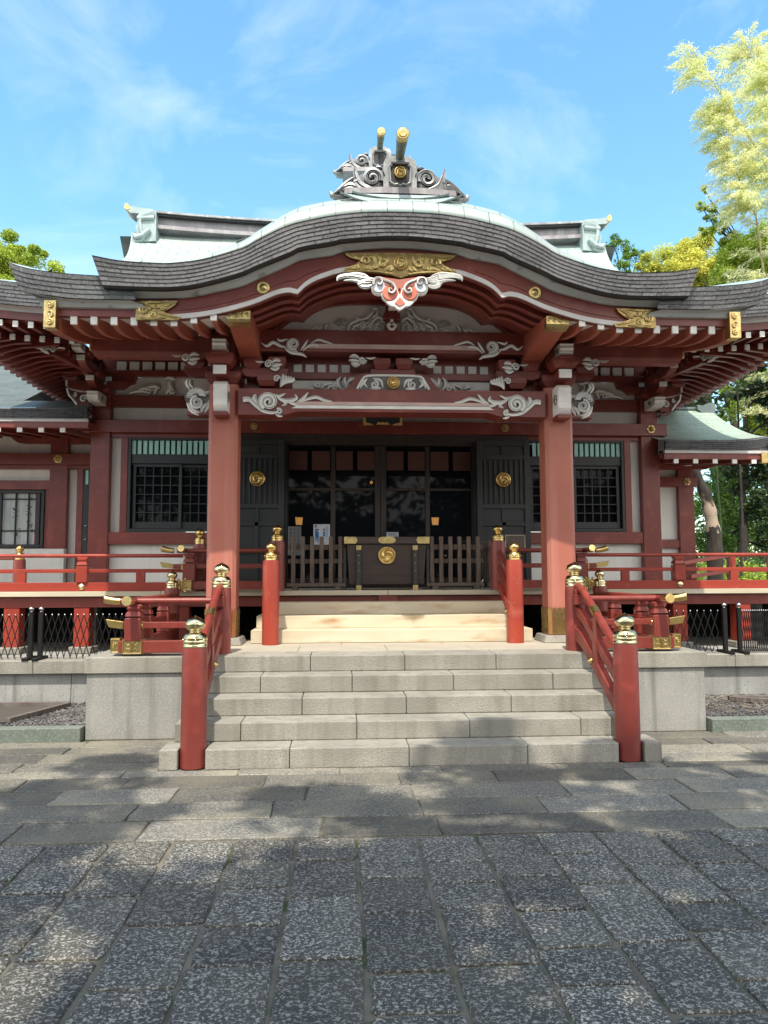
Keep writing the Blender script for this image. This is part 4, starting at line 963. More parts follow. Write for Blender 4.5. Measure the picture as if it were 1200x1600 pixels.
for L_, w_ in ((((850, 460), (870, 400), (940, 375)), .016), (((1060, 460), (1040, 400), (1075, 350)), .016), (((960, 464), (1000, 400), (1000, 350)), .014), (((730, 460), (760, 425), (800, 430)), .014), (((600, 464), (580, 430), (625, 400)), .014), (((430, 466), (450, 448), (500, 450)), .010), (((900, 464), (880, 440), (850, 430)), .012)):
    stroke(c, [Q3(*q) for q in L_], (w_,), .004, Yt-.004, .03)
for k in range(9):
    a = R(155-15*k); x, z = Q3(768, 392); stroke(c, [(x+.03*math.cos(a), z+.02*math.sin(a)), (x+.105*math.cos(a), z+.088*math.sin(a))], (.013,), .009, Yt, .03, smooth=False)
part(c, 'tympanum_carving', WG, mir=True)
k = MB(); k.box(-.085, .045, 8.62, 8.93, 4.36, 4.70); k.box(-.115, .075, 8.60, 8.94, 4.50, 4.57)
part(k, 'king_strut', 'red', bevel=.004)
k = MB(); k.box(-.06, .03, 8.50, 8.62, 4.60, 4.72); part(k, 'strut_nose', 'wpaint', bevel=.004)
k = MB(); x, z = Q3(1165, 455)
for a in (90, 210, 330): 
    k.lathe([(.022, 0), (.02, .012), (.001, .018)], (-.02+.03*math.cos(R(a)), 8.60, 4.45+.03*math.sin(R(a))), 12, axis='y')
stroke(k, [(-.07, 4.43), (-.05, 4.39), (-.02, 4.375), (.01, 4.39), (.03, 4.43)], .014, .014, 8.6, .02, (0, 0, 0)); part(k, 'carved_leaf_crest', 'wpaint')

# ---- between the beams: bearing blocks, squares, frog-leg strut
k = MB(); k.box(-1.72, 1.72, 8.965, 9.0, 3.66, 4.14); part(k, 'frieze_back', 'red')
for sg in (-1, 1):
    for i in range(5):
        xx = sg*(.55+.142*i)
        w_ = MB(); w_.box(xx-.048, xx+.048, 8.955, 8.97, 3.95, 4.045); part(w_, 'white_square', 'white')
w_ = MB(); w_.box(.32, 1.18, 8.955, 8.97, 3.69, 3.855); part(w_, 'frieze_panel', 'white', mir=True)
k = MB(); k.box(-1.6, 1.6, 8.90, 8.96, 3.86, 3.94); part(k, 'frieze_rail', 'red', bevel=.004)
def masu(mb, x, z, w, y0=8.68, y1=8.9, h=.13, m=0):
    q = w/2; t = q*.72
    mb.box(x-q, x+q, y0, y1, z+h*.45, z+h, m)
    mb.hexa([(x-t, y0+(q-t), z), (x+t, y0+(q-t), z), (x+t, y1, z), (x-t, y1, z), (x-q, y0, z+h*.449), (x+q, y0, z+h*.449), (x+q, y1, z+h*.449), (x-q, y1, z+h*.449)], m)
for (x, z, w_) in ((.13, 3.93, .2), (1.34, 3.93, .2), (1.62, 3.93, .21), (1.46, 3.72, .22)):
    k = MB(); masu(k, x, z, w_); part(k, 'bearing_block', 'red', bevel=.004, mir=True)
def armpoly(x0, x1, z, h): # arm with curved underside ends
    c = .09
    return [(x0, z+h), (x0, z+h*.45), (x0+c*.35, z+h*.15), (x0+c, z), (x1-c, z), (x1-c*.35, z+h*.15), (x1, z+h*.45), (x1, z+h)]
k = MB(); k.poly(armpoly(1.22, 1.74, 3.83, .10), 8.72, 8.86); part(k, 'bracket_arm', 'red', mir=True)
k = MB(); k.poly(armpoly(-.26, .26, 3.845, .09), 8.72, 8.86); part(k, 'bracket_arm', 'red')
k = MB(); fr = [(.20, 3.865), (.46, 3.68), (.56, 3.68), (.50, 3.75), (.40, 3.86), (.33, 3.89)]
k.poly([(-.33, 3.89), (.33, 3.89), (.42, 3.86), (.50, 3.76), (.58, 3.68), (-.58, 3.68), (-.50, 3.76), (-.42, 3.86)], 8.74, 8.84); part(k, 'frog_leg_strut', 'red', bevel=.003)
k = MB(); k.poly([(-.29, 3.845), (.29, 3.845), (.36, 3.80), (.42, 3.69), (-.42, 3.69), (-.36, 3.80)], 8.70, 8.75, 0)
stroke(k, [(-.42, 3.692), (-.36, 3.80), (-.29, 3.848), (0, 3.855), (.29, 3.848), (.36, 3.80), (.42, 3.692)], .012, .012, 8.70, .02, (1, 0, 1))
for sg in (-1, 1):
    stroke(k, [(sg*a, b) for a, b in spiral(.22, 3.745, .05, 90, 1.5)], .014, .007, 8.70, .03)
    for L_ in (((.12, 3.71), (.15, 3.79), (.24, 3.82)), ((.30, 3.71), (.34, 3.76), (.30, 3.82)), ((.14, 3.70), (.2, 3.70), (.27, 3.70)), ((.38, 3.70), (.36, 3.76), (.33, 3.80))):
        stroke(k, [(sg*a, b) for a, b in L_], (.015,), .004, 8.70, .025)
q = part(k, 'strut_carving', WG); c = MB(); tomoe(c, 0, 3.765, .075, 8.68, .03); c.build('gilt_crest', 'gold', q)
# carved leaves beside the strut and on the bracket ends
def leafset(Yc, items, flip=1):
    c = MB()
    for it in items:
        if it[0] == 's': _, u, v, r_, a0, tr_, w_ = it; x, z = Q2y(u, v, Yc); stroke(c, spiral(x, z, r_, a0, tr_), w_, w_*.5, Yc, .03)
        else: L_, w_ = it; stroke(c, [Q2y(*q, Yc) for q in L_], (w_,), .004, Yc, .03)
    return c
def Q2y(u, v, Y): p = at(360+u/4.615, 550+v/4.615, Y); return (p.x, p.z)
c = leafset(8.92, [('s', 628, 245, .040, 200, -1.5, .014), ('s', 755, 255, .04, 0, 1.4, .014), (((510, 275), (560, 262), (610, 268)), .012), (((650, 265), (680, 235), (740, 222)), .018), (((800, 275), (770, 225), (800, 170)), .02),
                   (((850, 280), (820, 220), (830, 175)), .022), (((870, 275), (840, 230), (880, 195), (905, 215)), .02), (((700, 275), (720, 245), (780, 240)), .018)])
part(c, 'frieze_leaf_carving', WG, mir=True)
for (x, y, z, s_) in ((-1.44, 8.70, 3.97, 1), (-.36, 8.70, 4.03, -1), (-2.36, 8.60, 4.0, 1)):
    c = MB(); P2 = lambda a, b: (x+s_*a*.1, z+b*.1)
    stroke(c, spiral(x, z, .042, 0, 1.6*s_), .014, .007, y, .035)
    for L_, w_ in ((((.3, .2), (.9, .5), (1.5, .35)), .02), (((.3, -.2), (.9, -.1), (1.6, .0)), .022), (((.2, -.45), (.8, -.6), (1.3, -.35)), .02), (((-.4, .3), (-1.0, .2), (-1.6, .35)), .010)):
        stroke(c, [P2(*q) for q in L_], (w_,), .004, y, .03)
    part(c, 'carved_nose', WG, mir=True)
c = MB()
for k_ in range(5): stroke(c, [(-1.30+.012*k_, 3.70+.015*k_), (-1.24+.03*k_-.04, 3.78), (-1.22+.028*k_-.05, 3.86-.01*k_)], (.02,), .005, 8.70, .035)
stroke(c, spiral(-1.345, 3.80, .035, 0, 1.4), .014, .007, 8.7, .03); part(c, 'carved_nose', WG, mir=True)

# ---- bracket on each porch column
k = MB(); masu(k, -1.955, 3.745, .40, 8.68, 9.09, .14); part(k, 'capital_block', 'red', bevel=.005, mir=True)
k = MB(); k.poly(armpoly(-2.42, -1.42, 3.86, .11), 8.80, 8.95); k.box(-2.03, -1.88, 8.44, 9.1, 3.785, 3.89, 0); k.box(-2.028, -1.882, 8.425, 8.445, 3.785, 3.885, 1); part(k, 'bracket_arm', ['red', 'wpaint'], bevel=.004, mir=True)
for a_ in ((-1.955, 3.90, .30, 8.40, 8.66, .12), (-1.955, 3.96, .30, 8.70, 9.0, .10), (-2.30, 3.94, .24, 8.76, 8.99, .13)):
    k = MB(); masu(k, *a_); part(k, 'bearing_block', 'red', bevel=.004, mir=True)
def nose(x, y, z0, z1, w, dep):   # white carved beam end facing forward, scrolled at its side
    k = MB(); h = z1-z0
    k.polyx([(y, z1), (y-dep*.75, z1), (y-dep, z1-h*.12), (y-dep*.92, z1-h*.28), (y-dep, z1-h*.45), (y-dep*.9, z1-h*.62), (y-dep*.93, z1-h*.8), (y-dep*.7, z0), (y, z0)], x-w/2, x+w/2, 1)
    for sx in (-1, 1):
        for i in range(12):
            pass
        k.tube([(x+sx*w*.5, y-dep*.5+math.cos(a_)*h*.22*(1-i_/22), z0+h*.5+math.sin(a_)*h*.22*(1-i_/22)) for i_, a_ in enumerate([j*.5 for j in range(18)])], .012, 6, 0)
    return k
k = nose(-1.955, 8.72, 3.38, 3.72, .15, .26); q = part(k, 'carved_nose', ['grey', 'wpaint'], bevel=.003, mir=True)
k = MB(); k.box(-2.035, -1.875, 8.5, 8.72, 3.335, 3.378); part(k, 'nose_seat', 'red', bevel=.003, mir=True)
k = nose(-1.955, 8.6, 4.03, 4.17, .15, .26); part(k, 'carved_nose', ['grey', 'wpaint'], bevel=.003, mir=True)
k = MB(); k.box(-2.04, -1.87, 8.36, 8.64, 3.995, 4.03); k.box(-2.10, -1.81, 8.58, 8.9, 4.06, 4.3); part(k, 'nose_seat', 'red', bevel=.003, mir=True)
# flower carving outside the column
def Q7(u, v): p = at(120+u/4, 380+v/4, 8.80); return (p.x, p.z)
c = MB(); Yq = 8.80
c.poly([Q7(*q) for q in ((690, 840), (720, 850), (730, 900), (790, 925), (845, 935), (835, 960), (800, 1050), (770, 1082), (740, 1050), (690, 1010), (672, 960), (690, 920))], Yq, Yq+.06, 0)
x, z = Q7(755, 1000); stroke(c, spiral(x, z, .072, 90, 1.9), .02, .01, Yq, .05); 
for k_ in range(9):
    a = R(10+22*k_); x2, z2 = Q7(750, 955); stroke(c, [(x2+.03*math.cos(a), z2+.02*math.sin(a)), (x2+.085*math.cos(a), z2+.07*math.sin(a)), (x2+.11*math.cos(a-.3), z2+.08*math.sin(a-.3))], (.02,), .006, Yq, .05)
for L_, w_ in ((((690, 1000), (720, 1050), (765, 1078)), .02), (((800, 1060), (825, 1020), (830, 980)), .02), (((780, 1060), (790, 1030), (815, 1000)), .02), (((700, 1000), (740, 1050), (775, 1060)), .02), (((705, 845), (690, 880), (710, 920)), .018), (((715, 850), (712, 885), (735, 915)), .014), (((845, 925), (820, 940), (800, 930)), .016)):
    stroke(c, [Q7(*q) for q in L_], (w_,), .006, Yq, .045)
part(c, 'flower_carving', WG, mir=True)
k = MB(); k.box(-2.38, -2.08, 8.78, 8.98, 3.39, 3.43); part(k, 'nose_seat', 'red', bevel=.003, mir=True)
# curved tie from each column back to the hall
k = MB(); cl = [(9.05, 3.45), (9.5, 3.66), (10.2, 3.86), (11.4, 3.95)]; k.polyx(cl+[(11.4, 4.2), (10.2, 4.12), (9.5, 3.95), (9.05, 3.72)], -2.03, -1.88); part(k, 'curved_tie_beam', 'red', bevel=.006, mir=True)

# ================================================================== facade of the hall
YW = 11.40
for x in (4.16,):
    k = MB(); k.box(x-.14, x+.14, YW, YW+.28, 1.35, 4.24); part(k, 'post', 'red', bevel=.008, mir=True)
k = MB(); k.box(2.12, 2.25, YW+.02, YW+.2, 1.35, 3.66); part(k, 'post', 'black', bevel=.004, mir=True)
k = MB(); k.box(-2.26, 2.26, YW+.0, YW+.3, 3.56, 3.664); part(k, 'door_lintel', 'darkwood')
k = MB(); k.box(1.40, 2.26, YW+.0, YW+.06, 1.35, 3.558); part(k, 'door_backing', 'black', mir=True)
k = MB(); k.box(-4.42, 4.42, YW-.05, YW+.10, 3.665, 3.85); part(k, 'tie_beam', 'red', bevel=.006)
k = MB(); k.box(2.25, 4.02, YW+.05, YW+.15, 3.60, 3.664); part(k, 'window_head', 'red', bevel=.003, mir=True)
for (x, s_) in ((1.89, 1), (-1.89, 1), (4.16, 1)):
    f = MB(); flower(f, x, 3.765, .062, YW-.05, .03); part(f, 'gilt_flower', 'golddull')
k = MB(); k.box(-4.3, 4.3, YW+.06, YW+.12, 4.06, 4.24); part(k, 'wall_beam', 'red', bevel=.004)
k = MB(); k.box(-4.3, 4.3, YW+.04, YW+.12, 4.53, 4.62); part(k, 'wall_beam', 'red', bevel=.004)
for (a, b, z0, z1) in ((2.25, 4.02, 1.35, 2.01), (3.87, 4.02, 2.185, 3.6), (-4.02, 4.02, 3.85, 4.062), (-4.02, 4.02, 4.24, 4.532)):
    k = MB(); k.box(a, b, YW+.13, YW+.2, z0, z1); part(k, 'wall_panel', 'white', mir=a > 0)
for i in range(11):
    x = 3.9-.19*i
    k = MB(); k.box(x-.07, x+.07, YW+.08, YW+.14, 4.625, 4.76); part(k, 'white_square', 'white', mir=True)
k = MB(); k.box(-4.2, 4.2, YW+.14, YW+.3, 4.62, 5.4); part(k, 'upper_wall', 'red')
k = MB(); k.box(2.25, 4.02, YW+.02, YW+.14, 2.01, 2.185); part(k, 'sill_beam', 'red', bevel=.005, mir=True)
k = MB(); k.box(2.25, 4.02, YW+.06, YW+.14, 1.35, 1.43); part(k, 'floor_beam', 'red', bevel=.004, mir=True)
k = MB(); k.box(3.765, 3.865, YW+.04, YW+.16, 2.185, 3.6); part(k, 'window_stile', 'red', bevel=.004, mir=True)
# windows
for sg in (-1, 1):
    f = MB(); bx = lambda a, b, y0, y1, z0, z1, m_=0: f.box(sg*a, sg*b, y0, y1, z0, z1, m_)
    bx(3.72, 3.765, YW+.05, YW+.2, 2.2, 3.6); bx(2.25, 2.29, YW+.05, YW+.2, 2.2, 3.6); bx(2.29, 3.72, YW+.05, YW+.2, 3.565, 3.6); bx(2.29, 3.72, YW+.08, YW+.2, 3.215, 3.355); bx(2.29, 3.72, YW+.05, YW+.22, 2.2, 2.24)
    fr_ = part(f, 'window', 'black', bevel=.004)
    for i in range(17):
        s_ = MB(); x = 3.69-.0825*i; s_.box(sg*(x-.027), sg*(x+.027), YW+.09, YW+.12, 3.357, 3.563); s_.build('transom_slat', 'teal', fr_)
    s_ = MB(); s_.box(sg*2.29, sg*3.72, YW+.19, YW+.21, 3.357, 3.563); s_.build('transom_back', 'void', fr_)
    for (a, b, y) in ((2.98, 3.70, YW+.115), (2.31, 3.03, YW+.155)):
        s_ = MB(); z0, z1 = 2.245, 3.212; fw = .045
        s_.box(sg*a, sg*(a+fw), y, y+.035, z0, z1); s_.box(sg*(b-fw), sg*b, y, y+.035, z0, z1); s_.box(sg*(a+fw), sg*(b-fw), y, y+.035, z1-fw, z1); s_.box(sg*(a+fw), sg*(b-fw), y, y+.035, z0, z0+.10)
        w_ = (b-a-2*fw); hh = z1-fw-z0-.10
        for i in range(1, 5): s_.box(sg*(a+fw+w_*i/5-.0075), sg*(a+fw+w_*i/5+.0075), y+.006, y+.03, z0+.10, z1-fw)
        for i in range(1, 6): s_.box(sg*(a+fw), sg*(b-fw), y+.008, y+.028, z0+.10+hh*i/6-.0075, z0+.10+hh*i/6+.0075)
        s_.build('lattice_sash', 'black', fr_, .002)
    s_ = MB(); s_.box(sg*2.29, sg*3.72, YW+.2, YW+.21, 2.24, 3.215); s_.build('pane', 'glass', fr_)
# opened door leaves
for sg in (-1, 1):
    d = MB(); Y0 = YW-.12
    bx = lambda a, b, y0, y1, z0, z1: d.box(sg*a, sg*b, y0, y1, z0, z1)
    bx(1.44, 2.24, Y0+.03, Y0+.05, 1.40, 3.56)
    for (a, b) in ((1.44, 1.52), (1.81, 1.87), (2.16, 2.24)): 
        if a == 1.81:
            bx(a, b, Y0, Y0+.03, 1.48, 2.53); bx(a, b, Y0, Y0+.03, 3.34, 3.48)
        else: bx(a, b, Y0-.005, Y0+.03, 1.40, 3.56)
    for (z0, z1) in ((1.40, 1.48), (1.86, 1.93), (2.27, 2.33), (2.53, 2.60), (3.27, 3.34), (3.48, 3.56)): bx(1.52, 2.16, Y0, Y0+.03, z0, z1)
    for i in range(8): bx(1.545+.078*i, 1.575+.078*i, Y0-.0, Y0+.03, 2.60, 3.27)
    q = part(d, 'door', 'black', bevel=.003)
    c = MB(); tomoe(c, sg*1.83, 2.965, .115, Y0-.005, .035); c.build('gilt_crest', 'gold', q)
# doorway: glazed sliding doors, reed blinds
k = MB(); k.box(-1.46, 1.46, YW+.02, YW+.25, 3.50, 3.664); part(k, 'door_head', 'darkwood', bevel=.004)
for x in (-1.43, -.72, .72, 1.43):
    k = MB(); k.box(x-.035, x+.035, YW+.12, YW+.2, 1.36, 3.50); part(k, 'door_stile', 'darkwood', bevel=.003)
k = MB(); k.box(-.085, -.004, YW+.10, YW+.18, 1.36, 3.5).box(.004, .085, YW+.10, YW+.18, 1.36, 3.5)
k.box(-.065, -.045, YW+.09, YW+.10, 1.95, 2.10).box(.045, .065, YW+.09, YW+.10, 1.95, 2.10); part(k, 'door_stile', 'darkwood', bevel=.003)
for a, b in ((-1.395, -.755), (-.685, -.085), (.085, .685), (.755, 1.395)):
    k = MB(); k.box(a, b, YW+.16, YW+.17, 1.4, 3.5); part(k, 'glass_pane', 'glass')
    for z_, z2 in ((2.82, 2.86), (1.36, 1.5)):
        k = MB(); k.box(a, b, YW+.13, YW+.18, z_, z2); part(k, 'door_rail', 'darkwood', bevel=.002)
    mid = (a+b)/2
    for c_, d_ in ((a+.01, mid-.035), (mid+.035, b-.01)):
        k = MB(); k.box(c_, d_, YW+.10, YW+.12, 3.13, 3.42); part(k, 'reed_blind', 'bamboo_blind')
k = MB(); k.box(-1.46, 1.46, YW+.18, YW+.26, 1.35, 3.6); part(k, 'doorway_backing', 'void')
# ceiling under the hall's deep eave, and the wall behind the porch
HX, HY = 5.30, 8.72
k = MB(); k.grid([[(-5.0, 8.86, 4.50), (5.0, 8.86, 4.50)], [(-4.9, 9.3, 4.53), (4.9, 9.3, 4.53)], [(-4.2, 11.5, 5.30), (4.2, 11.5, 5.30)]], smooth=False, flip=True); part(k, 'eave_ceiling', 'red')
for sg in (-1, 1):
    k = MB(); k.grid([[(sg*5.2, 8.86, 4.45), (sg*5.2, 18, 4.45)], [(sg*4.2, 9.6, 4.80), (sg*4.2, 18, 4.80)]], smooth=False, flip=(sg < 0)); part(k, 'eave_ceiling', 'red')
    k = MB(); k.box(sg*4.2, sg*4.28, 11.66, 18, 1.35, 5.0); part(k, 'side_wall', 'white')
# eave: verge courses, pale strip, fascia, two tiers of white tipped rafters
TM = [(0, 4.83), (3.5, 4.85), (4.3, 4.89), (4.8, 4.95), (HX+.06, 5.03)]
BMt = [(0, 4.59), (3.5, 4.605), (4.3, 4.64), (4.8, 4.69), (HX, 4.74)]
e = MB(); us = frange(.5, 1, 20); edge_courses(e, HX+.06, lambda x: interp(TM, x), lambda x: interp(BMt, x), HX, HY, xs=us)
ys = frange(HY, 18, 20)
e.grid([[(HX+.06, y, 5.03-.20*min(1, (y-HY)/2.5)**.6) for y in ys], [(HX, y+.02, 4.74-.15*min(1, (y-HY)/2.5)**.6) for y in ys]], 0, [[(y, 5) for y in ys], [(y, 0) for y in ys]], smooth=False)
part(e, 'eave_verge', 'shinglegreen', mir=True)
xe = frange(2.6, HX-.03, 14)
e = MB(); e.grid([[(x, HY+.05, interp(BMt, x)-.002) for x in xe], [(x, HY+.11, interp(BMt, x)-.01) for x in xe], [(x, HY+.13, interp(BMt, x)-.045) for x in xe]], smooth=False, flip=True)
e.grid([[(HX-.01, y, 4.72-.14*min(1, (y-HY)/2.5)**.6) for y in ys], [(HX-.08, y, 4.62-.09*min(1, (y-HY)/2.5)**.6) for y in ys]], smooth=False)
part(e, 'pale_eave_strip', 'trim', mir=True)
e = MB(); e.poly([(x, interp(BMt, x)-.04) for x in xe]+[(x, interp(BMt, x)-.135) for x in xe[::-1]], HY+.135, HY+.19); part(e, 'eave_fascia', 'red', mir=True)
for i in range(14):
    x = 2.62+.175*i; dz = (interp(BMt, x)-4.605)*.8
    for (y0, z0, nm, sl_) in ((HY+.145, 4.395, 'flying_rafter', .13), (HY+.49, 4.335, 'base_rafter', .36)):
        y1 = (11.4 if nm == 'base_rafter' else 9.5) if x < 4.2 else y0+(HX-x)*.9+.15
        z1 = z0+sl_*(y1-y0); r = MB()
        r.hexa([(x-.028, y0, z0+dz), (x+.028, y0, z0+dz), (x+.028, y1, z1+dz*.3), (x-.028, y1, z1+dz*.3), (x-.028, y0, z0+dz+.062), (x+.028, y0, z0+dz+.062), (x+.028, y1, z1+.062+dz*.3), (x-.028, y1, z1+.062+dz*.3)], 0)
        r.box(x-.030, x+.030, y0-.010, y0+.01, z0+dz-.003, z0+dz+.065, 1)
        part(r, nm, ['red', 'wpaint'], mir=True)
for i in range(46):
    y = 9.05+.19*i; dz = .13*max(0, 1-(y-8.9)/1.6)**1.5
    x1 = 4.22 if y > 9.7 else HX-(y-HY)*.9
    r = MB()
    for (x0, z0, zz, sl_) in ((HX-.09, 4.37, .06, .12), (HX-.33, 4.325, .07, .36)):
        if x0-x1 < .08: continue
        z1 = z0+sl_*(x0-x1)
        r.hexa([(x1, y-.03, z1), (x0, y-.03, z0+dz), (x0, y+.03, z0+dz), (x1, y+.03, z1), (x1, y-.03, z1+zz), (x0, y-.03, z0+dz+zz), (x0, y+.03, z0+dz+zz), (x1, y+.03, z1+zz)])
    if r.v: part(r, 'side_rafter', 'red', mir=True)
k = MB(); k.beam((HX-.16, HY+.25, 4.52), (4.2, 9.75, 4.80), .10, .12); part(k, 'hip_rafter', 'red', mir=True)

# brackets at the corners of the hall
def gcap(mb, x0, x1, y, z0, z1): mb.box(x0, x1, y-.012, y+.004, z0, z1, 1)
X = -4.16
for a_ in ((X, 4.23, .34, 11.2, 11.54, .11), (X, 4.385, .24, 10.88, 11.08, .09), (X-.40, 4.40, .22, 11.2, 11.4, .09), (X, 4.56, .22, 10.50, 10.70, .08), (X-.72, 4.59, .20, 10.9, 11.1, .08)):
    k = MB(); masu(k, *a_); part(k, 'bearing_block', 'red', bevel=.004, mir=True)
def curl_arm(x0, x1, y0, y1, z, h):     # arm sweeping up to a white painted end
    L_ = x1-x0
    k = MB(); k.poly([(x0, z+h), (x0, z+h*.05), (x0+L_*.10, z-h*.25), (x0+L_*.3, z-h*.6), (x0+L_*.55, z-h*.85), (x1, z-h*.9), (x1, z+h)], y0, y1)
    k.poly([(x0-.012, z+h), (x0-.012, z+h*.05), (x0+.018, z-h*.02), (x0+.018, z+h)], y0-.004, y1+.004, 1); return k
k = curl_arm(X-.46, X-.02, 11.24, 11.34, 4.32, .08); part(k, 'bracket_arm', ['red', 'wpaint'], bevel=.003, mir=True)
k = curl_arm(X-.82, X-.05, 10.92, 11.02, 4.51, .08); part(k, 'bracket_arm', ['red', 'wpaint'], bevel=.003, mir=True)
k = curl_arm(X-.56, X-.02, 10.55, 10.65, 4.52, .07); part(k, 'bracket_arm', ['red', 'wpaint'], bevel=.003, mir=True)
k = MB(); k.poly(armpoly(X+.1, X+.42, 4.32, .09), 11.28, 11.38); part(k, 'bracket_arm', 'red', mir=True)
for (y0, z, h) in ((10.86, 4.30, .085), (10.46, 4.475, .085)):
    k = MB(); k.polyx([(11.4, z+h), (y0, z+h), (y0, z+.02), (y0+.05, z-.01), (y0+.16, z-.05), (11.4, z-.06)], X-.055, X+.055); gcap(k, X-.058, X+.058, y0, z+.015, z+h); part(k, 'bracket_arm', ['red', 'wpaint'], bevel=.003, mir=True)
k = nose(X, 11.38, 4.05, 4.20, .16, .42); part(k, 'carved_nose', ['grey', 'wpaint'], bevel=.003, mir=True)
k = nose(X, 10.46, 4.59, 4.70, .12, .22); part(k, 'carved_nose', ['grey', 'wpaint'], bevel=.003, mir=True)
k = MB(); k.poly([(X-.14, 4.23), (X-.46, 4.29), (X-.42, 4.19), (X-.34, 4.09), (X-.30, 4.03), (X-.14, 4.03)], 11.3, 11.42, 0)
stroke(k, [(X-.14, 4.25), (X-.3, 4.255), (X-.46, 4.30)], .016, .006, 11.3, .03); stroke(k, [(X-.46, 4.30), (X-.43, 4.20), (X-.36, 4.12), (X-.31, 4.05)], .016, .016, 11.3, .03); stroke(k, spiral(X-.22, 4.14, .055, 0, 1.5), .016, .008, 11.3, .03); stroke(k, spiral(X-.35, 4.195, .035, 90, -1.2), .012, .006, 11.3, .03)
part(k, 'carved_nose', ['red', 'wpaint', 'soffit'], mir=True)
k = MB(); k.poly([(X-.14, 3.99), (X-.30, 4.03), (X-.30, 4.00), (X-.14, 3.96)], 11.28, 11.44); part(k, 'nose_seat', 'red', mir=True)
for (x, z) in ((-4.52, 4.535), (-4.40, 4.47)):     # carved tips at the ends of the corner arms
    k = MB(); stroke(k, [(x+.05, z+.01), (x-.05, z+.03), (x-.10, z+.06)], (.024,), .008, 9.95, .05); stroke(k, [(x-.10, z+.06), (x-.06, z), (x+.02, z-.05)], (.026,), .01, 9.95, .05); stroke(k, spiral(x+.07, z+.0, .035, 0, 1.4), .013, .007, 9.95, .04)
    stroke(k, [(x+.1, z+.02), (x+.16, z+.03), (x+.22, z+.02)], (.010,), .003, 9.95, .03); part(k, 'carved_tip', WG, mir=True)
k = MB(); k.beam((-4.2, 11.2, 4.50), (-4.36, 9.96, 4.46), .09, .09); part(k, 'corner_arm', 'red', mir=True)
# stepped bracket shapes and reliefs in the white frieze of the hall
k = MB(); k.poly([(-4.02, 4.33), (-3.86, 4.33), (-3.80, 4.40), (-3.70, 4.42), (-3.66, 4.535), (-4.02, 4.535)], 11.42, 11.52); part(k, 'bracket_plate', 'red', bevel=.003, mir=True)
k = MB(); k.poly([(-2.58, 4.24), (-2.58, 4.53), (-2.30, 4.53), (-2.30, 4.24)], 11.42, 11.52); part(k, 'bracket_plate', 'red', bevel=.003, mir=True)
def Q5(u, v): p = at(130+u/4.444, 480+v/4.444, 11.44); return (p.x, p.z)
c = MB()
for L_, w_ in ((((312, 598), (350, 585), (400, 580), (450, 592)), .02), (((380, 595), (390, 570), (430, 560), (480, 575)), .03), (((430, 590), (450, 555), (500, 545), (530, 560)), .03), (((490, 600), (500, 570), (525, 550)), .025), (((565, 495), (600, 485), (640, 500)), .03), (((630, 500), (600, 520), (610, 560), (600, 598)), .035), (((570, 600), (590, 570), (630, 570)), .03)):
    stroke(c, [Q5(*q) for q in L_], (w_,), .008, 11.50, .05)
x, z = Q5(620, 580); stroke(c, spiral(x, z, .05, 90, 1.2), .02, .01, 11.5, .05); x, z = Q5(455, 580); stroke(c, spiral(x, z, .05, 0, 1.3), .02, .01, 11.5, .05)
part(c, 'frieze_carving', WG, mir=True)

# veranda: floor, edge beam, posts and dark space beneath
for i in range(6):
    a = -8.6+i*(17.2/6); k = MB(); k.box(a+.002, a+17.2/6-.002, 9.80, 10.02, 1.288, 1.35); part(k, 'veranda_edge_board', 'plank', bevel=.004)
k = MB(); k.box(-8.6, 8.6, 10.025, 11.7, 1.29, 1.347); part(k, 'veranda_floor', 'plank')
k = MB(); k.box(-8.6, 8.6, 9.87, 9.99, 1.15, 1.286); part(k, 'veranda_beam', 'red', bevel=.005)
k = MB(); k.box(-.12, .12, 9.82, 9.87, 1.20, 1.285); part(k, 'beam_end', 'red')
for x in (3.86, 4.72, 6.2, 7.8, 2.62):
    k = MB(); k.box(x-.095, x+.095, 9.88, 10.07, .66, 1.15); q = part(k, 'veranda_post', 'redbright' if x > 3 else 'red', bevel=.006)
    b = MB(); b.box(x-.14, x+.14, 9.83, 10.12, .575, .66); b.build('stone_base', 'granite', q, .01); mirror(q)
k = MB(); k.box(-8.6, 8.6, 11.6, 11.7, .57, 1.3); part(k, 'underfloor_dark_sheet', 'void')  # near-black sheet: the shade under the floor is put into its colour
for x in (-6.3, -4.2, -2.9, 3.0, 4.05, 5.6):
    k = MB(); k.box(x-.12, x+.12, 11.2, 11.44, .57, 1.29); part(k, 'underfloor_pillar', 'concrete')

# ---- roof of the hall
RP = [(8.72, 4.84), (9.5, 5.10), (10.2, 5.38), (11.0, 5.72), (12.0, 6.22), (12.8, 6.70), (13.4, 7.12), (13.9, 7.55), (14.3, 7.98)]
def rz(y): return interp(RP, y)
def halfw(y):
    if y < 9.5: return HX+.06-(y-8.72)*.97
    if y < 13.4: return 4.42
    return 4.42+.16*((y-13.4)/.9)**1.3
ys = frange(8.72, 14.3, 38); r_ = []; uv = []; s = 0; last = None
for y in ys:
    if last: s += math.hypot(y-last[0], rz(y)-last[1])
    last = (y, rz(y)); hw = halfw(y)
    row = []; lift = lambda u: (.22*max(0, (abs(u)-.6)/.4)**2*max(0, 1-(y-8.72)/1.6) if y < 10.3 else .09*max(0, (abs(u)-.75)/.25)**2)
    row = [(u*hw, y, rz(y)+lift(u)) for u in frange(-1, 1, 24)]
    r_.append(row); uv.append([(p[0], s) for p in row])
k = MB(); k.grid(r_, 0, uv); part(k, 'main_roof', 'coppertop')
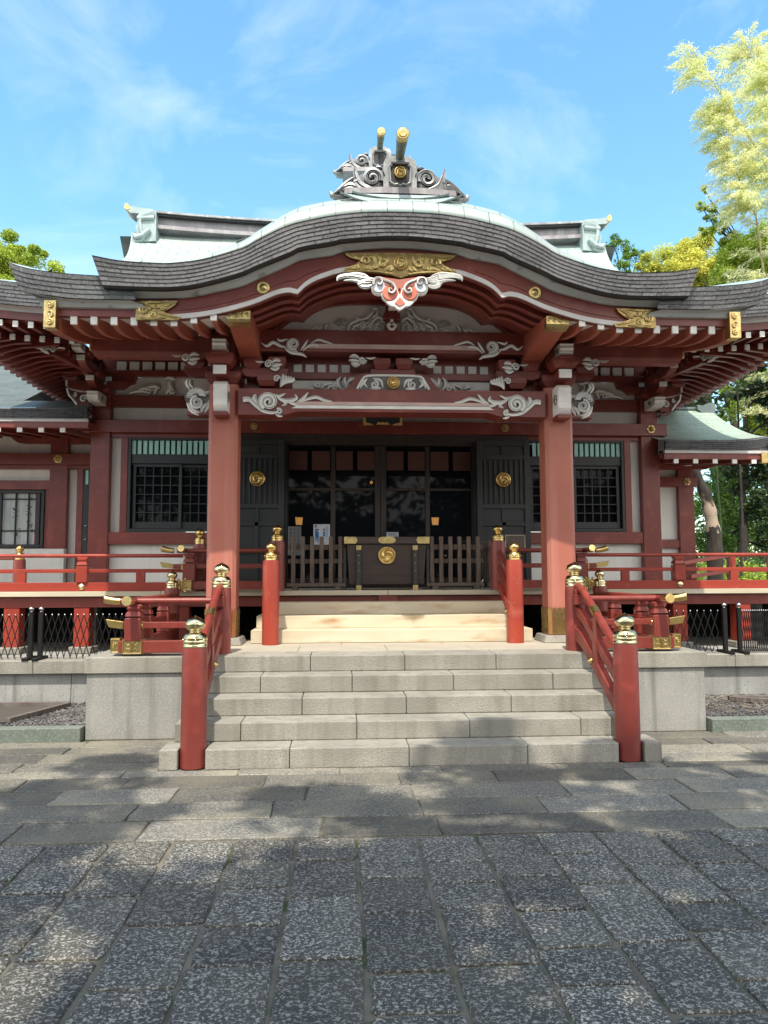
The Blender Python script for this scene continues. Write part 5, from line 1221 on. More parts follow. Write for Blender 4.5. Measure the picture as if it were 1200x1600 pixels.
for sg in (-1, 1):   # hip skirt and gable verge
    k = MB(); rows_ = []; uv = []
    for i in range(7):
        t = i/6; x = HX+.06-.76*t; z = 4.84+.30*t**1.1; y0 = HY+.76*t
        rows_.append([(sg*x, y0+(19-.76*t-y0)*j/12, z+(.19*(1-t)*max(0, 1-j/2))) for j in range(13)])
        uv.append([(j*.8, t*1.6) for j in range(13)])
    k.grid(rows_, 0, uv, flip=(sg > 0)); part(k, 'hip_roof', 'coppertop')
    k = MB(); vy = frange(9.5, 14.3, 20)
    k.grid([[(sg*halfw(y), y, rz(y)+.09) for y in vy], [(sg*(halfw(y)-.03), y, rz(y)-.05) for y in vy]], 0, [[(y, 2) for y in vy], [(y, 0) for y in vy]], smooth=False, flip=(sg > 0)); part(k, 'gable_verge', 'shinglegreen')
    k = MB(); k.add([(sg*4.1, 9.8, 5.0), (sg*4.1, 18.6, 5.0), (sg*4.1, 14.3, 7.7)], [(0, 1, 2)]); part(k, 'gable_wall', 'red')
k = MB(); k.grid([[(x, y, z) for x in (-4.8, 4.8)] for y, z in ((14.3, 7.98), (15.2, 7.1), (16.6, 6.2), (19, 5.1))], smooth=False); part(k, 'rear_roof', 'coppertop')
# main ridge
def sag(x): return .16*(abs(x)/4.3)**2.2
rx = frange(-4.1, 4.1, 30)
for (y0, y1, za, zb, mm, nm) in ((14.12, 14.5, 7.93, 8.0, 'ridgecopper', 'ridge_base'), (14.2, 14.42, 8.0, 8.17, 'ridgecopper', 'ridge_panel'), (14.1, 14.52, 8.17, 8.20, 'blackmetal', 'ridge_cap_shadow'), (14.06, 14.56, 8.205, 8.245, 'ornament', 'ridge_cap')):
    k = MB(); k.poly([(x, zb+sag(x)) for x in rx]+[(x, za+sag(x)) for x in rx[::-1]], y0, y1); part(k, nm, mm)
k = MB(); k.tube([(x, 14.3, 8.265+sag(x)) for x in rx], .06, 10); part(k, 'ridge_roll', 'ridgecopper')
k = MB()   # ridge-end ornament: stepped plates with upturned horn
k.poly([(4.22, 7.78), (4.62, 7.74), (4.66, 7.82), (4.56, 7.95), (4.60, 8.05), (4.52, 8.16), (4.56, 8.26), (4.50, 8.36), (4.22, 8.36)], 14.02, 14.6)
k.poly([(4.30, 8.33), (4.55, 8.35), (4.72, 8.36), (4.80, 8.42), (4.79, 8.50), (4.70, 8.49), (4.55, 8.46), (4.30, 8.44)], 14.12, 14.5)
for i, zc in enumerate((8.22,)): k.tube([(4.25, 14.02, zc), (4.56, 14.02, zc-.02)], .05, 10)
k.tube([(4.34, 14.0, 7.98), (4.44, 13.99, 7.86), (4.58, 13.99, 7.82), (4.64, 14.0, 7.90)], [.05, .06, .05, .02], 10)
stroke(k, [(4.25, 8.3), (4.5, 8.2), (4.5, 8.0), (4.45, 7.8), (4.62, 7.75)], .04, .03, 14.02, .05, (0, 0, 0))
q = part(k, 'ridge_end_ornament', 'ornpale', bevel=.01); c = MB(); c.poly([(4.77, 8.41), (4.84, 8.45), (4.82, 8.55), (4.75, 8.515), (4.74, 8.44)], 14.11, 14.51); c.build('gilt_tip', 'gold', q, .008); q.location.x = -.16; mirror(q)
# rear gable ridge carrying the second ornament
k = MB()
for sg in (-1, 1): k.grid([[(0, y, 7.66) for y in (11.3, 14.3)], [(sg*.5, y, 7.34) for y in (11.3, 14.3)], [(sg*1.1, y, 7.0) for y in (11.3, 14.3)], [(sg*2.2, y, 6.6) for y in (11.3, 14.3)]], 0, [[(0, 0), (3, 0)], [(0, .6), (3, .6)], [(0, 1.3), (3, 1.3)], [(0, 2.6), (3, 2.6)]], smooth=False, flip=(sg > 0))
part(k, 'upper_gable_roof', 'coppertop')
k = MB(); k.poly([(0, 7.64), (.5, 7.32), (1.1, 6.98), (2.2, 6.58), (2.2, 6.0), (-2.2, 6.0), (-2.2, 6.58), (-1.1, 6.98), (-.5, 7.32)], 11.35, 11.45); part(k, 'upper_gable_front', 'red')

# ---- ridge ornament on the porch, and its twin behind
def onigawara(pale=False):
    k = MB(); Y0 = 7.56
    c_ = [(-.17, 5.50), (-.175, 5.62), (-.155, 5.66), (-.175, 5.72), (-.17, 5.80), (-.15, 5.84), (-.10, 5.85), (-.085, 5.875), (.085, 5.875), (.10, 5.85), (.15, 5.84), (.17, 5.80), (.175, 5.72), (.155, 5.66), (.175, 5.62), (.17, 5.50)]
    k.poly(c_, Y0, Y0+.30)
    q = part(k, 'ridge_ornament', 'ornament', bevel=.008)
    o = MB(); o.poly([(-.105, 5.58), (-.115, 5.74), (-.09, 5.765), (-.09, 5.79), (.09, 5.79), (.09, 5.765), (.115, 5.74), (.105, 5.58), (.06, 5.55), (.03, 5.56), (0, 5.54), (-.03, 5.56), (-.06, 5.55)], Y0-.004, Y0+.002, 1)
    stroke(o, [(-.105, 5.58), (-.115, 5.74), (-.09, 5.765), (-.09, 5.79), (.09, 5.79), (.09, 5.765), (.115, 5.74), (.105, 5.58), (.06, 5.55), (.03, 5.56), (0, 5.54), (-.03, 5.56), (-.06, 5.55), (-.105, 5.58)], .012, .012, Y0-.002, .03, (0, 0, 0), smooth=False)
    o.build('framed_panel', ['ornament', 'blackmetal'], q)
    o = MB(); tomoe(o, 0, 5.685, .062, Y0-.006, .03); o.build('gilt_crest', 'gold', q)
    for sg in (-1, 1):
        o = MB(); f = lambda L_: [(sg*a, b) for a, b in L_]
        K3 = (0, 3, 2)
        o.lathe([(.112, 0), (.112, .05), (.10, .06), (.001, .06)], (sg*.285, Y0+.10, 5.64), 28, 0, axis='y')
        stroke(o, f(spiral(.285, 5.64, .098, 200, -1.6, .16)), .022, .016, Y0+.045, .05, K3)
        for L_, w_ in ((((.20, 5.50), (.31, 5.52), (.41, 5.57), (.455, 5.66), (.47, 5.765)), .030), (((.27, 5.49), (.37, 5.50), (.45, 5.55), (.49, 5.64)), .024),
                       (((.38, 5.49), (.45, 5.54), (.52, 5.56), (.58, 5.535), (.62, 5.50)), .026), (((.44, 5.50), (.50, 5.525), (.56, 5.515), (.60, 5.49)), .016),
                       (((.44, 5.66), (.51, 5.615), (.58, 5.555), (.64, 5.495), (.70, 5.455)), .018), (((.40, 5.60), (.45, 5.60), (.50, 5.57)), .014), (((.18, 5.745), (.22, 5.755), (.26, 5.745)), .014)):
            stroke(o, f(L_), (w_,), .008, Y0+.05, .05, K3)
        o.poly(f([(.17, 5.50), (.17, 5.72), (.28, 5.745), (.38, 5.70), (.44, 5.67), (.50, 5.62), (.58, 5.555), (.64, 5.50), (.68, 5.47), (.62, 5.46)]), Y0+.055, Y0+.24, 2)
        o.tube([(sg*.60, Y0+.1, 5.46), (sg*.66, Y0+.07, 5.445), (sg*.70, Y0+.05, 5.455), (sg*.715, Y0+.05, 5.485), (sg*.70, Y0+.06, 5.505)], [.040, .040, .033, .02, .008], 10)
        o.build('carved_wing', ['ornament', 'ornpale', 'ridgecopper', 'blackmetal'], q)
    o = MB(); o.poly([(-.58, 5.435), (-.57, 5.492), (-.2, 5.515), (.2, 5.515), (.57, 5.492), (.58, 5.435), (.2, 5.452), (-.2, 5.452)], Y0-.04, Y0+.34); o.build('ornament_base', 'ridgecopper', q, .006)
    o = MB(); a = Vector((0, Y0+.25, 5.86)); b = Vector((0, Y0-.37, 5.895)); pts = [a.lerp(b, i/10) for i in range(11)]
    o.tube(pts, [.038+.026*(i/10)**1.5 for i in range(11)], 18)
    tb = o.build('ridge_horn', 'verdigris', q)
    o = MB(); o.tube([a.lerp(b, .86), b, b+Vector((0, -.012, 0))], [.058, .066, .058], 18); o.lathe([(.046, 0), (.044, .004), (.036, .004), (.001, .003)], (0, b.y-.012, b.z), 16, axis='y'); o.build('gilt_tip', 'golddull', tb)
    return q
oni = onigawara()
o2 = copy_tree(oni, hall); o2.location = (0.0, 3.82, 2.33)
for c_ in list(o2.children):
    if c_.name.startswith('gilt_crest'): bpy.data.objects.remove(c_)

# ================================================================== side buildings
lw = thing('side_building', 'low red and white wing to the left of the hall, with a curtained window', 'building', group='low wings beside the hall')
Yl = 12.5
def P4(mb, name, m_, par=lw, bevel=.005): return mb.build(name, m_, par, bevel)
P4(MB().box(-9, -4.4, Yl+.1, Yl+.2, 1.3, 4.1), 'wall', 'white')
P4(MB().box(-5.28, -5.0, Yl-.02, Yl+.14, 1.3, 3.9), 'post', 'red')
P4(MB().box(-8.4, -8.1, Yl-.02, Yl+.14, 1.3, 3.9), 'post', 'red')
P4(MB().box(-4.86, -4.76, Yl+.02, Yl+.14, 1.3, 3.3), 'door_jamb', 'red')
P4(MB().box(-9, -4.42, Yl-.05, Yl+.12, 3.33, 3.51), 'tie_beam', 'red'); P4(MB().box(-9, -4.42, Yl+.0, Yl+.1, 3.27, 3.328), 'tie_beam', 'red')
P4(MB().box(-9, -4.42, Yl-.06, Yl+.12, 3.82, 3.95), 'wall_plate', 'red')
P4(MB().poly([(-5.9, 3.815), (-5.9, 3.76), (-5.82, 3.70), (-5.7, 3.68), (-4.42, 3.68), (-4.42, 3.815)], Yl-.0, Yl+.1), 'bracket_arm', 'red')
P4(MB().box(-9, -5.28, Yl+.02, Yl+.12, 2.93, 3.08), 'window_head', 'red'); P4(MB().box(-5.36, -5.281, Yl+.03, Yl+.12, 1.98, 2.93), 'window_jamb', 'red')
f = MB(); flower(f, -5.14, 3.42, .07, Yl-.05, .03); f.build('gilt_flower', 'gold', lw)
P4(MB().box(-9, -4.98, Yl-.12, Yl-.0, 1.3, 1.975), 'lower_wall_panel', 'white')
wf = MB(); wf.box(-5.40, -5.36, Yl, Yl+.1, 2.0, 2.92).box(-9, -5.4, Yl, Yl+.1, 2.875, 2.92).box(-9, -5.4, Yl, Yl+.1, 2.0, 2.05)
for x in (-5.46, -6.06, -6.10, -6.7): wf.box(x-.03, x+.03, Yl+.02, Yl+.08, 2.05, 2.875)
for x in (-5.62, -5.82, -6.27, -6.48): wf.box(x-.009, x+.009, Yl+.04, Yl+.07, 2.05, 2.875)
for z in (2.78, 2.27): wf.box(-9, -5.46, Yl+.04, Yl+.07, z-.009, z+.009)
wf = wf.build('window', 'black', lw, .003)
MB().box(-9, -5.36, Yl+.074, Yl+.08, 2.0, 2.9).build('pane', 'curtain', wf)
c = MB(); rr = random.Random(4)
for (x, z) in ((-5.62, 2.6), (-5.80, 2.24), (-6.28, 2.4), (-6.47, 2.62), (-5.55, 2.85), (-6.27, 2.84), (-5.6, 2.36), (-5.84, 2.56)):
    for i in range(16):
        a, b = x+rr.uniform(-.05, .05), z+rr.uniform(-.09, .09); c.lathe([(.010, 0), (.001, .001)], (a, Yl+.072, b), 6, axis='y')
c.build('curtain_print', 'paperdark', wf)
MB().box(-5.52, -5.46, Yl+.066, Yl+.072, 2.05, 2.86).build('curtain_edge', 'crimson', wf)
dr = MB(); dr.box(-4.76, -4.42, Yl+.03, Yl+.09, 1.35, 3.27)
for i in range(9): dr.box(-4.58, -4.44, Yl+.02, Yl+.03, 2.0+.12*i-.008, 2.0+.12*i+.008)
dr = dr.build('door', 'black', lw, .003)
b = MB(); b.box(-4.60, -4.44, Yl+.022, Yl+.0285, 1.9, 3.0); b.build('pane', 'void', dr)
b = MB()
for i in range(4): b.box(-4.72+.08*i, -4.68+.08*i, Yl+.015, Yl+.028, 3.02, 3.25)
b.build('transom_slat', 'teal', dr)
b = MB(); b.lathe([(.02, 0), (.02, .03), (.001, .035)], (-4.70, Yl+.02, 2.13), 12, axis='y').lathe([(.02, 0), (.02, .03), (.001, .035)], (-4.70, Yl+.02, 2.35), 12, axis='y'); b.build('handle', 'bluesky', dr)
def lowroof(par, sg, xa, xb, gold_end=False, o=0.0):
    ye = 10.95
    e = MB(); xs_ = frange(xa, xb, 20)
    cz = lambda x: 3.93+o+(.0 if not gold_end else .10*max(0, (x-5.1)/.7)**2*.7)
    al = [abs(x-xa) for x in xs_]
    for k_ in range(5):
        e.grid([[(x, ye+.012*k_, cz(x)-.028*k_) for x in xs_], [(x, ye+.012*k_-.006, cz(x)-.028*(k_+1)) for x in xs_]], 0, [[(a, k_+1) for a in al], [(a, k_) for a in al]], smooth=False, flip=True)
    e.box(xa, xb, ye+.062, ye+.09, 3.79+o, 3.925+o)
    e.build('eave_verge', 'shinglegreen', par)
    e = MB(); e.box(xa, xb, ye+.06, ye+.12, 3.745+o, 3.788+o); e.build('pale_eave_strip', 'trim', par)
    e = MB(); e.box(xa, xb, ye+.08, ye+.16, 3.66+o, 3.744+o); e.build('fascia', 'red', par)
    e = MB(); e.grid([[(xa, ye+.1, 3.745+o), (xb, ye+.1, 3.745+o)], [(xa, Yl+.1, 3.86+o), (xb, Yl+.1, 3.86+o)], [(xa, 14.5, 3.80+o), (xb, 14.5, 3.80+o)]], smooth=False, flip=True); e.build('eave_ceiling', 'red', par)
    n_ = int((xb-xa)/.30)
    for i in range(n_):
        x = xa+.12+.30*i if sg < 0 else xa+.18+.30*i
        r = MB(); r.hexa([(x-.035, ye+.1, 3.60+o), (x+.035, ye+.1, 3.60+o), (x+.035, Yl, 3.76+o), (x-.035, Yl, 3.76+o), (x-.035, ye+.1, 3.665+o), (x+.035, ye+.1, 3.665+o), (x+.035, Yl, 3.83+o), (x-.035, Yl, 3.83+o)]); r.box(x-.037, x+.037, ye+.085, ye+.11, 3.595+o, 3.67+o, 1)
        r.build('rafter', ['red', 'wpaint'], par)
lowroof(lw, -1, -9.2, -4.22)
e = MB(); xs_ = frange(-9.2, -4.22, 10); e.grid([[(x, 10.95, 3.932) for x in xs_], [(x, 11.8, 4.22) for x in xs_]], 0, [[(x, t) for x in xs_] for t in (0, .9)]); xs_ = frange(-9.2, -5.45, 8); e.grid([[(x, 11.8, 4.22) for x in xs_], [(x, 12.8, 4.64) for x in xs_], [(x, 15.2, 5.75) for x in xs_]], 0, [[(x, t) for x in xs_] for t in (.9, 2, 3.9)])
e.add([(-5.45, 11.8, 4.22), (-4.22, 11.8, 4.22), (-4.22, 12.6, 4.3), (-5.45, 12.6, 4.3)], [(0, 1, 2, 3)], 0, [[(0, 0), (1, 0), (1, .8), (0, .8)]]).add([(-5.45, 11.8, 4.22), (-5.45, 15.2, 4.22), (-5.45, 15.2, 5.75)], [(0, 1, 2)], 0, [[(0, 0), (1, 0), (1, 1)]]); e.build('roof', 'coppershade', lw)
rebase(lw, (-6.5, Yl, 1.3))

rw = thing('side_building', 'small open ended wing to the right of the hall under a sweeping green copper roof', 'building', group='low wings beside the hall')
P5 = lambda mb, n, m_, b_=.005: mb.build(n, m_, rw, b_)
P5(MB().box(4.3, 5.15, Yl+.08, Yl+.16, 1.3, 3.6), 'wall', 'white')
P5(MB().box(5.08, 5.34, Yl-.02, Yl+.2, 1.3, 3.5), 'post', 'red')
P5(MB().box(4.3, 5.40, Yl-.04, Yl+.1, 3.01, 3.17), 'tie_beam', 'red'); P5(MB().box(4.3, 5.2, Yl-.0, Yl+.1, 1.98, 2.12), 'sill_beam', 'red')
P5(MB().poly([(4.3, 3.48), (4.3, 3.30), (5.5, 3.30), (5.66, 3.33), (5.74, 3.40), (5.74, 3.48)], Yl-.1, Yl+.06), 'bracket_arm', 'red'); P5(MB().box(4.3, 5.78, Yl-.12, Yl+.06, 3.482, 3.6), 'wall_plate', 'red')
P5(MB().box(5.14, 5.27, Yl-.16, Yl-.10, 3.35, 3.48), 'arm_end', 'wpaint')
f = MB(); flower(f, 5.22, 3.09, .062, Yl-.04, .03); f.build('gilt_flower', 'golddull', rw)
lowroof(rw, 1, 4.22, 5.80, True, -.40)
e = MB(); rows_ = []; uv = []
for i in range(17):
    t = i/16; y = 10.945+1.85*t; z = 3.535+.87*t**1.45
    row = [(4.2+1.62*j/14, y, z+.07*max(0, (j/14-.55)/.45)**2*(1-t)) for j in range(15)]
    rows_.append(row); uv.append([(p[0], t*1.95) for p in row])
e.grid(rows_, 0, uv); e.build('roof', 'palecopper', rw)
e = MB(); e.grid([[(4.2, 12.795, 4.405), (5.82, 12.795, 4.405)], [(4.2, 13.5, 3.9), (5.82, 13.5, 3.9)], [(4.2, 14.6, 3.5), (5.82, 14.6, 3.5)]], 0, [[(0, 0), (1.6, 0)], [(0, 1), (1.6, 1)], [(0, 2), (1.6, 2)]]); e.build('roof', 'copperband', rw)
e = MB(); vy = frange(0, 1, 12)
e.grid([[(5.82, 10.945+1.85*t, 3.535+.87*t**1.45+.07*(1-t)) for t in vy], [(5.80, 10.96+1.84*t, 3.40+.87*t**1.45) for t in vy]], 0, [[(2*t, 3) for t in vy], [(2*t, 0) for t in vy]], smooth=False); e.build('gable_verge', 'shinglegreen', rw)
e = MB(); e.poly([(5.55, 4.38), (5.55, 4.46), (5.66, 4.44), (5.74, 4.49), (5.84, 4.50), (5.88, 4.42), (5.84, 4.24), (5.78, 4.2)], 12.66, 12.9); e.box(4.2, 5.55, 12.72, 12.86, 4.38, 4.43); e.build('ridge', 'copperband', rw, .01)
e = MB(); e.box(5.70, 5.80, 11.0, 11.08, 3.20, 3.36); e.build('gilt_cap', 'golddull', rw, .004)
rebase(rw, (5.5, Yl, 1.3))

# ================================================================== objects on the veranda
ob = thing('offering_box', 'dark wooden offering box with a round gilt crest, in front of the doorway', 'offering box', (0, 10.35, 1.35))
def OB(mb, n, m_, par=ob, bv=.004):
    o = mb.build(n, m_, par, bv)
    if par is ob: o.location = (0, -10.35, -1.35)
    return o
z0 = 1.352
OB(MB().hexa([(-.49, 10.06, z0+.07), (.49, 10.06, z0+.07), (.49, 10.6, z0+.07), (-.49, 10.6, z0+.07), (-.52, 10.03, 1.95), (.52, 10.03, 1.95), (.52, 10.62, 1.95), (-.52, 10.62, 1.95)]), 'body', 'boxwood')
tp = OB(MB().box(-.56, .56, 9.99, 10.1, 1.953, 2.045).box(-.56, .56, 10.56, 10.66, 1.953, 2.045).box(-.56, -.46, 10.1, 10.56, 1.953, 2.045).box(.46, .56, 10.1, 10.56, 1.953, 2.045), 'rim', 'boxwood')
sl_ = MB()
for i in range(8): sl_.box(-.45+.12*i-.0, -.41+.12*i, 10.1, 10.56, 1.96, 2.02)
OB(sl_, 'slats', 'boxwood')
c = MB(); c.poly([(-.56, 1.955), (-.56, 2.043), (-.41, 2.043), (-.385, 2.0), (-.41, 1.955)], 9.978, 9.99).poly([(.56, 1.955), (.56, 2.043), (.41, 2.043), (.385, 2.0), (.41, 1.955)], 9.978, 9.99)
c.poly([(.115*math.cos(a_)+0*1, 2.0+.043*max(-1, min(1, 1.25*math.sin(a_)))) for a_ in [2*PI*i/28 for i in range(28)]], 9.978, 9.99); c.build('gilt_plate', 'golddull', tp)
for sg in (-1, 1):
    lg = MB(); lg.hexa([(sg*.37-.028, 9.97, z0), (sg*.37+.028, 9.97, z0), (sg*.37+.028, 10.05, z0), (sg*.37-.028, 10.05, z0), (sg*.37-.028, 9.99, 1.93), (sg*.37+.028, 9.99, 1.93), (sg*.37+.028, 10.05, 1.93), (sg*.37-.028, 10.05, 1.93)])
    l_ = OB(lg, 'leg', 'blackmetal')
    for z in (1.50, 1.60, 1.70, 1.80): st = MB(); st.lathe([(.011, 0), (.008, .006), (.001, .009)], (sg*.37, 9.985, z), 8, axis='y'); st.build('gilt_stud', 'golddull', l_)
    st = MB(); st.box(sg*.37-.032, sg*.37+.032, 9.972, 9.99, 1.87, 1.93); st.build('gilt_plate', 'golddull', l_); st = MB(); st.box(sg*.37-.034, sg*.37+.034, 9.955, 9.975, z0, z0+.06); st.build('gilt_plate', 'golddull', l_)
    lg = MB(); lg.box(sg*.53, sg*.57, 10.1, 10.16, z0, 1.90); l_ = OB(lg, 'leg', 'blackmetal')
c = MB(); tomoe(c, 0, 1.80, .118, 10.035, .035); OB(c, 'gilt_crest', 'gold')

def picket(name, label, x0, x1, n, Y, dz=0):
    root = thing(name, label, 'fence', ((x0+x1)/2, Y, 1.35), 'wooden picket screens beside the offering box')
    def A(mb, nm): o = mb.build(nm, 'greywood', root, .004); o.location = (-(x0+x1)/2, -Y, -1.35); return o
    for i in range(n):
        x = x0+.05+(x1-x0-.1)*i/(n-1); A(MB().box(x-.027, x+.027, Y-.025, Y+.02, 1.44, 2.055), 'picket')
    A(MB().box(x0-.02, x1+.02, Y+.022, Y+.05, 1.88, 1.95), 'rail'); A(MB().box(x0-.02, x1+.02, Y+.022, Y+.05, 1.70, 1.76), 'rail')
    A(MB().box(x0-.03, x1+.02, Y-.06, Y+.1, 1.395, 1.44), 'base')
    for x in (x0+.08, x1-.08): A(MB().box(x-.04, x+.04, Y-.08, Y+.12, 1.352, 1.394), 'foot')
picket('picket_screen', 'grey wooden picket screen on the left of the offering box', -1.28, -.56, 6, 10.15)
picket('picket_screen', 'grey wooden picket screen on the right of the offering box', .56, 1.28, 6, 10.15)
sp = thing('picket_screen', 'picket screen turned end on beside the right gilt topped post', 'fence', (1.42, 10.6, 1.35), 'wooden picket screens beside the offering box')
for i in range(6):
    o = MB().box(-.03, .03, -.36+.13*i, -.30+.13*i, .09, .66).build('picket', 'greywood', sp, .004)
MB().box(-.02, .02, -.4, .4, .52, .58).build('rail', 'greywood', sp); MB().box(-.06, .06, -.42, .42, .03, .088).build('base', 'greywood', sp)
bw = MB()
for i in range(20): pass
bw.tube([(1.28+.0, 10.16, 1.36), (1.28, 10.16, 1.45), (1.30, 10.16, 1.475)], .012, 8); 
tag(bw.build('floor_hook', 'bluesky'), 'small bent silver metal hook standing at the foot of the right picket screen', 'hook')
# notices and lamps
po = thing('poster', 'white poster with two blue drawn figures, stuck inside the left glass door', 'poster', (-.89, 11.53, 2.13))
po_ = MB().box(-.125, .125, -.004, 0, -.2, .18).build('sheet', 'paper', po)
ink = MB()
for (x, z, w_, h_) in ((-.085, .05, .03, .12), (-.06, .02, .035, .10), (.035, .035, .032, .075)):
    ink.poly([(x-w_/2, z-h_/2), (x+w_/2, z-h_/2), (x+w_/2*.8, z+h_/2), (x-w_/2*.8, z+h_/2)], -.007, -.005)
for (x, z) in ((-.092, -.04), (-.078, -.04), (-.062, -.06), (-.05, -.06)): ink.box(x-.004, x+.004, -.007, -.005, z-.03, z+.03)
for i in range(3): ink.box(.088-.012*i, .091-.012*i, -.007, -.005, -.04+.05*(i % 2), .15)
ink.build('blue_figures', 'paperblue', po)
h_ = MB()
for (x, z, r0) in ((-.085, .14, .02), (-.058, .085, .018), (.035, .09, .018)): h_.lathe([(r0, 0), (r0*.9, .001)], (x, -.006, z), 14, axis='y')
h_.build('faces', 'skinink', po)
h_ = MB()
for (x, z, r0) in ((-.085, .148, .021), (-.058, .094, .019), (.035, .098, .019)): h_.poly([(x+r0*math.cos(a_), z+r0*.8*math.sin(a_)) for a_ in [PI*i/8 for i in range(9)]], -.010, -.0075)
for i in range(5): h_.box(-.03+.0*i, .07, -.007, -.005, -.10-.016*i, -.096-.016*i)
h_.build('hair_and_lines', 'paperdark', po)
po = thing('poster', 'small grey photo notice propped on the glass above the offering box', 'poster', (.16, 11.45, 2.10))
MB().box(-.075, .105, -.004, 0, -.12, .085).build('sheet', 'paper', po)
ink = MB(); rr = random.Random(9)
for i in range(26): 
    x, z = rr.uniform(-.06, .08), rr.uniform(-.09, .03); ink.box(x, x+rr.uniform(.006, .02), -.007, -.005, z, z+rr.uniform(.004, .016))
for i in range(4): ink.box(-.06, .09-.02*(i % 2), -.007, -.005, .07-.011*i, .074-.011*i)
ink.poly([(.075+.012*math.cos(a_), .0+.035*math.sin(a_)) for a_ in [2*PI*i/14 for i in range(14)]], -.009, -.0075)
ink.build('print', 'paperdark', po)
nb = thing('notice_board', 'grey upright notice with columns of dark writing behind the left picket screen', 'notice', (-1.27, 11.1, 2.05))
MB().box(-.095, .095, -.01, .01, -.22, .2).build('board', 'boardgrey', nb, .003); ink = MB()
for cxx, n_ in ((.055, 6), (0.0, 5), (-.055, 5)):
    for i in range(n_):
        z = .17-.05*i
        for j in range(4):
            ink.box(cxx-.014+rr.uniform(-.003, .003), cxx+.012, -.0135, -.0115, z-.008*j-.003, z-.008*j) if j % 2 else ink.box(cxx-.003+.01*(rr.random()-.5), cxx+.001+.01*(rr.random()-.5), -.0155, -.0137, z-.03, z)
ink.build('writing', 'paperdark', nb)
MB().box(-.01, .01, .01, .03, -.7, -.2).build('stand', 'blackmetal', nb)
for x, sd in ((-1.23, 'left'), (.83, 'right')):
    lt = thing('lantern', 'small square amber lantern glowing behind the %s glass door' % sd, 'lantern', (x, 11.52, 2.36), 'amber lanterns inside the doorway')
    MB().hexa([(-.045, -.02, -.06), (.045, -.02, -.06), (.045, .02, -.06), (-.045, .02, -.06), (-.055, -.03, .05), (.055, -.03, .05), (.055, .02, .05), (-.055, .02, .05)]).build('shade', 'lampglow', lt)
    MB().box(-.06, .06, -.033, .02, .052, .06).box(-.048, .048, -.024, .02, -.07, -.062).build('frame', 'darkwood', lt)
bl = MB(); bl.lathe([(.01, -.01), (.022, .0), (.024, .018), (.012, .036), (.004, .04)], (-.14, 11.5, 2.93), 12); tag(bl.build('light_bulb', 'lampglow'), 'tiny warm bulb hanging high in the dark glass doorway', 'bulb')
wb = thing('wall_plaque', 'small plain wooden plaque in front of the right black door panel', 'plaque', (1.98, 11.2, 2.02)); MB().box(-.14, .14, -.02, .02, -.10, .10).build('board', 'greywood', wb, .004); MB().box(-.15, .15, -.024, -.02, .10, .11).box(-.15, -.14, -.024, .0, -.11, .10).box(.14, .15, -.024, 0, -.11, .10).build('frame', 'plank', wb)
hp = thing('hanging_plaque', 'dark plaque with gilt corner fittings hanging above the doorway', 'plaque', (.0, 10.9, 3.715))
MB().hexa([(-.26, -.04, -.0), (.26, -.04, -.0), (.26, 0, -.0), (-.26, 0, 0), (-.26, -.14, .6), (.26, -.14, .6), (.26, -.1, .6), (-.26, -.1, .6)]).build('board', 'black', hp, .004)
c = MB()
for sg in (-1, 1): c.poly([(sg*.28, .12), (sg*.28, -.02), (sg*.14, -.02), (sg*.16, .0), (sg*.245, .02), (sg*.25, .12)], -.06, -.045)
c.poly([(-.10, -.01), (.10, -.01), (.06, .03), (.03, .015), (0, .03), (-.03, .015), (-.06, .03)], -.06, -.045)
c.build('gilt_fitting', mat('matt_gilt', (.95, .70, .28), (.8, .55, .2), 9, .55, .6), hp)

# ================================================================== folding gates on the retaining walls
def gate(label, x0, x1, n, Y=9.0, h0=.62, h1=1.10, posts=()):
    root = thing('folding_gate', label, 'gate', ((x0+x1)/2, Y, h0-.02), 'black folding gates')
    mb = MB(); w_ = (x1-x0)/n; rr = random.Random(int(abs(x0)*10))
    for i in range(-1, n):
        for s_, dy in ((1, -.008), (-1, .008)):
            for seg_ in (0,):
                a = x0+w_*i; b = a+w_*2
                if s_ < 0: a, b = b, a
                mb.beam((max(x0, min(x1, a)), Y+dy, h0 if x0 <= a <= x1 else h0+(h1-h0)*.5), (max(x0, min(x1, b)), Y+dy, h1 if x0 <= b <= x1 else h0+(h1-h0)*.5), .005, .009)
    off = Vector((-(x0+x1)/2, -Y, -(h0-.02)))
    o = mb.build('lattice', 'gate', root); o.location = off
    cp = MB()
    for i in range(n+1): cp.lathe([(.007, 0), (.007, .012), (.001, .015)], (x0+w_*i, Y, h1), 6)
    o = cp.build('tip_caps', 'bluesky', root); o.location = off
    for x in posts:
        p = MB(); p.box(x-.024, x+.024, Y-.024, Y+.024, h0, h1+.04).box(x-.035, x+.035, Y-.16, Y+.16, h0-.018, h0+.012); o = p.build('post', 'gate', root, .003); o.location = off
        c = MB(); c.lathe([(.014, 0), (.01, .012), (.026, .022), (.03, .036), (.022, .05), (.008, .058), (.001, .062)], (x, Y, h1+.04), 14); c.build('finial', 'bluesky', o)
gate('open black folding gate at the far left edge of the veranda', -5.4, -4.16, 17, posts=(-4.13,))
gate('stretched black folding gate between the silver topped post and the left stone platform', -3.97, -2.9, 15, posts=(-4.02,))
gate('short black folding gate behind the right end of the stone platform', 2.9, 3.92, 12, posts=(4.0,))
gate('tightly folded black gate at the far right below the veranda', 4.22, 5.3, 40, posts=(4.18,))

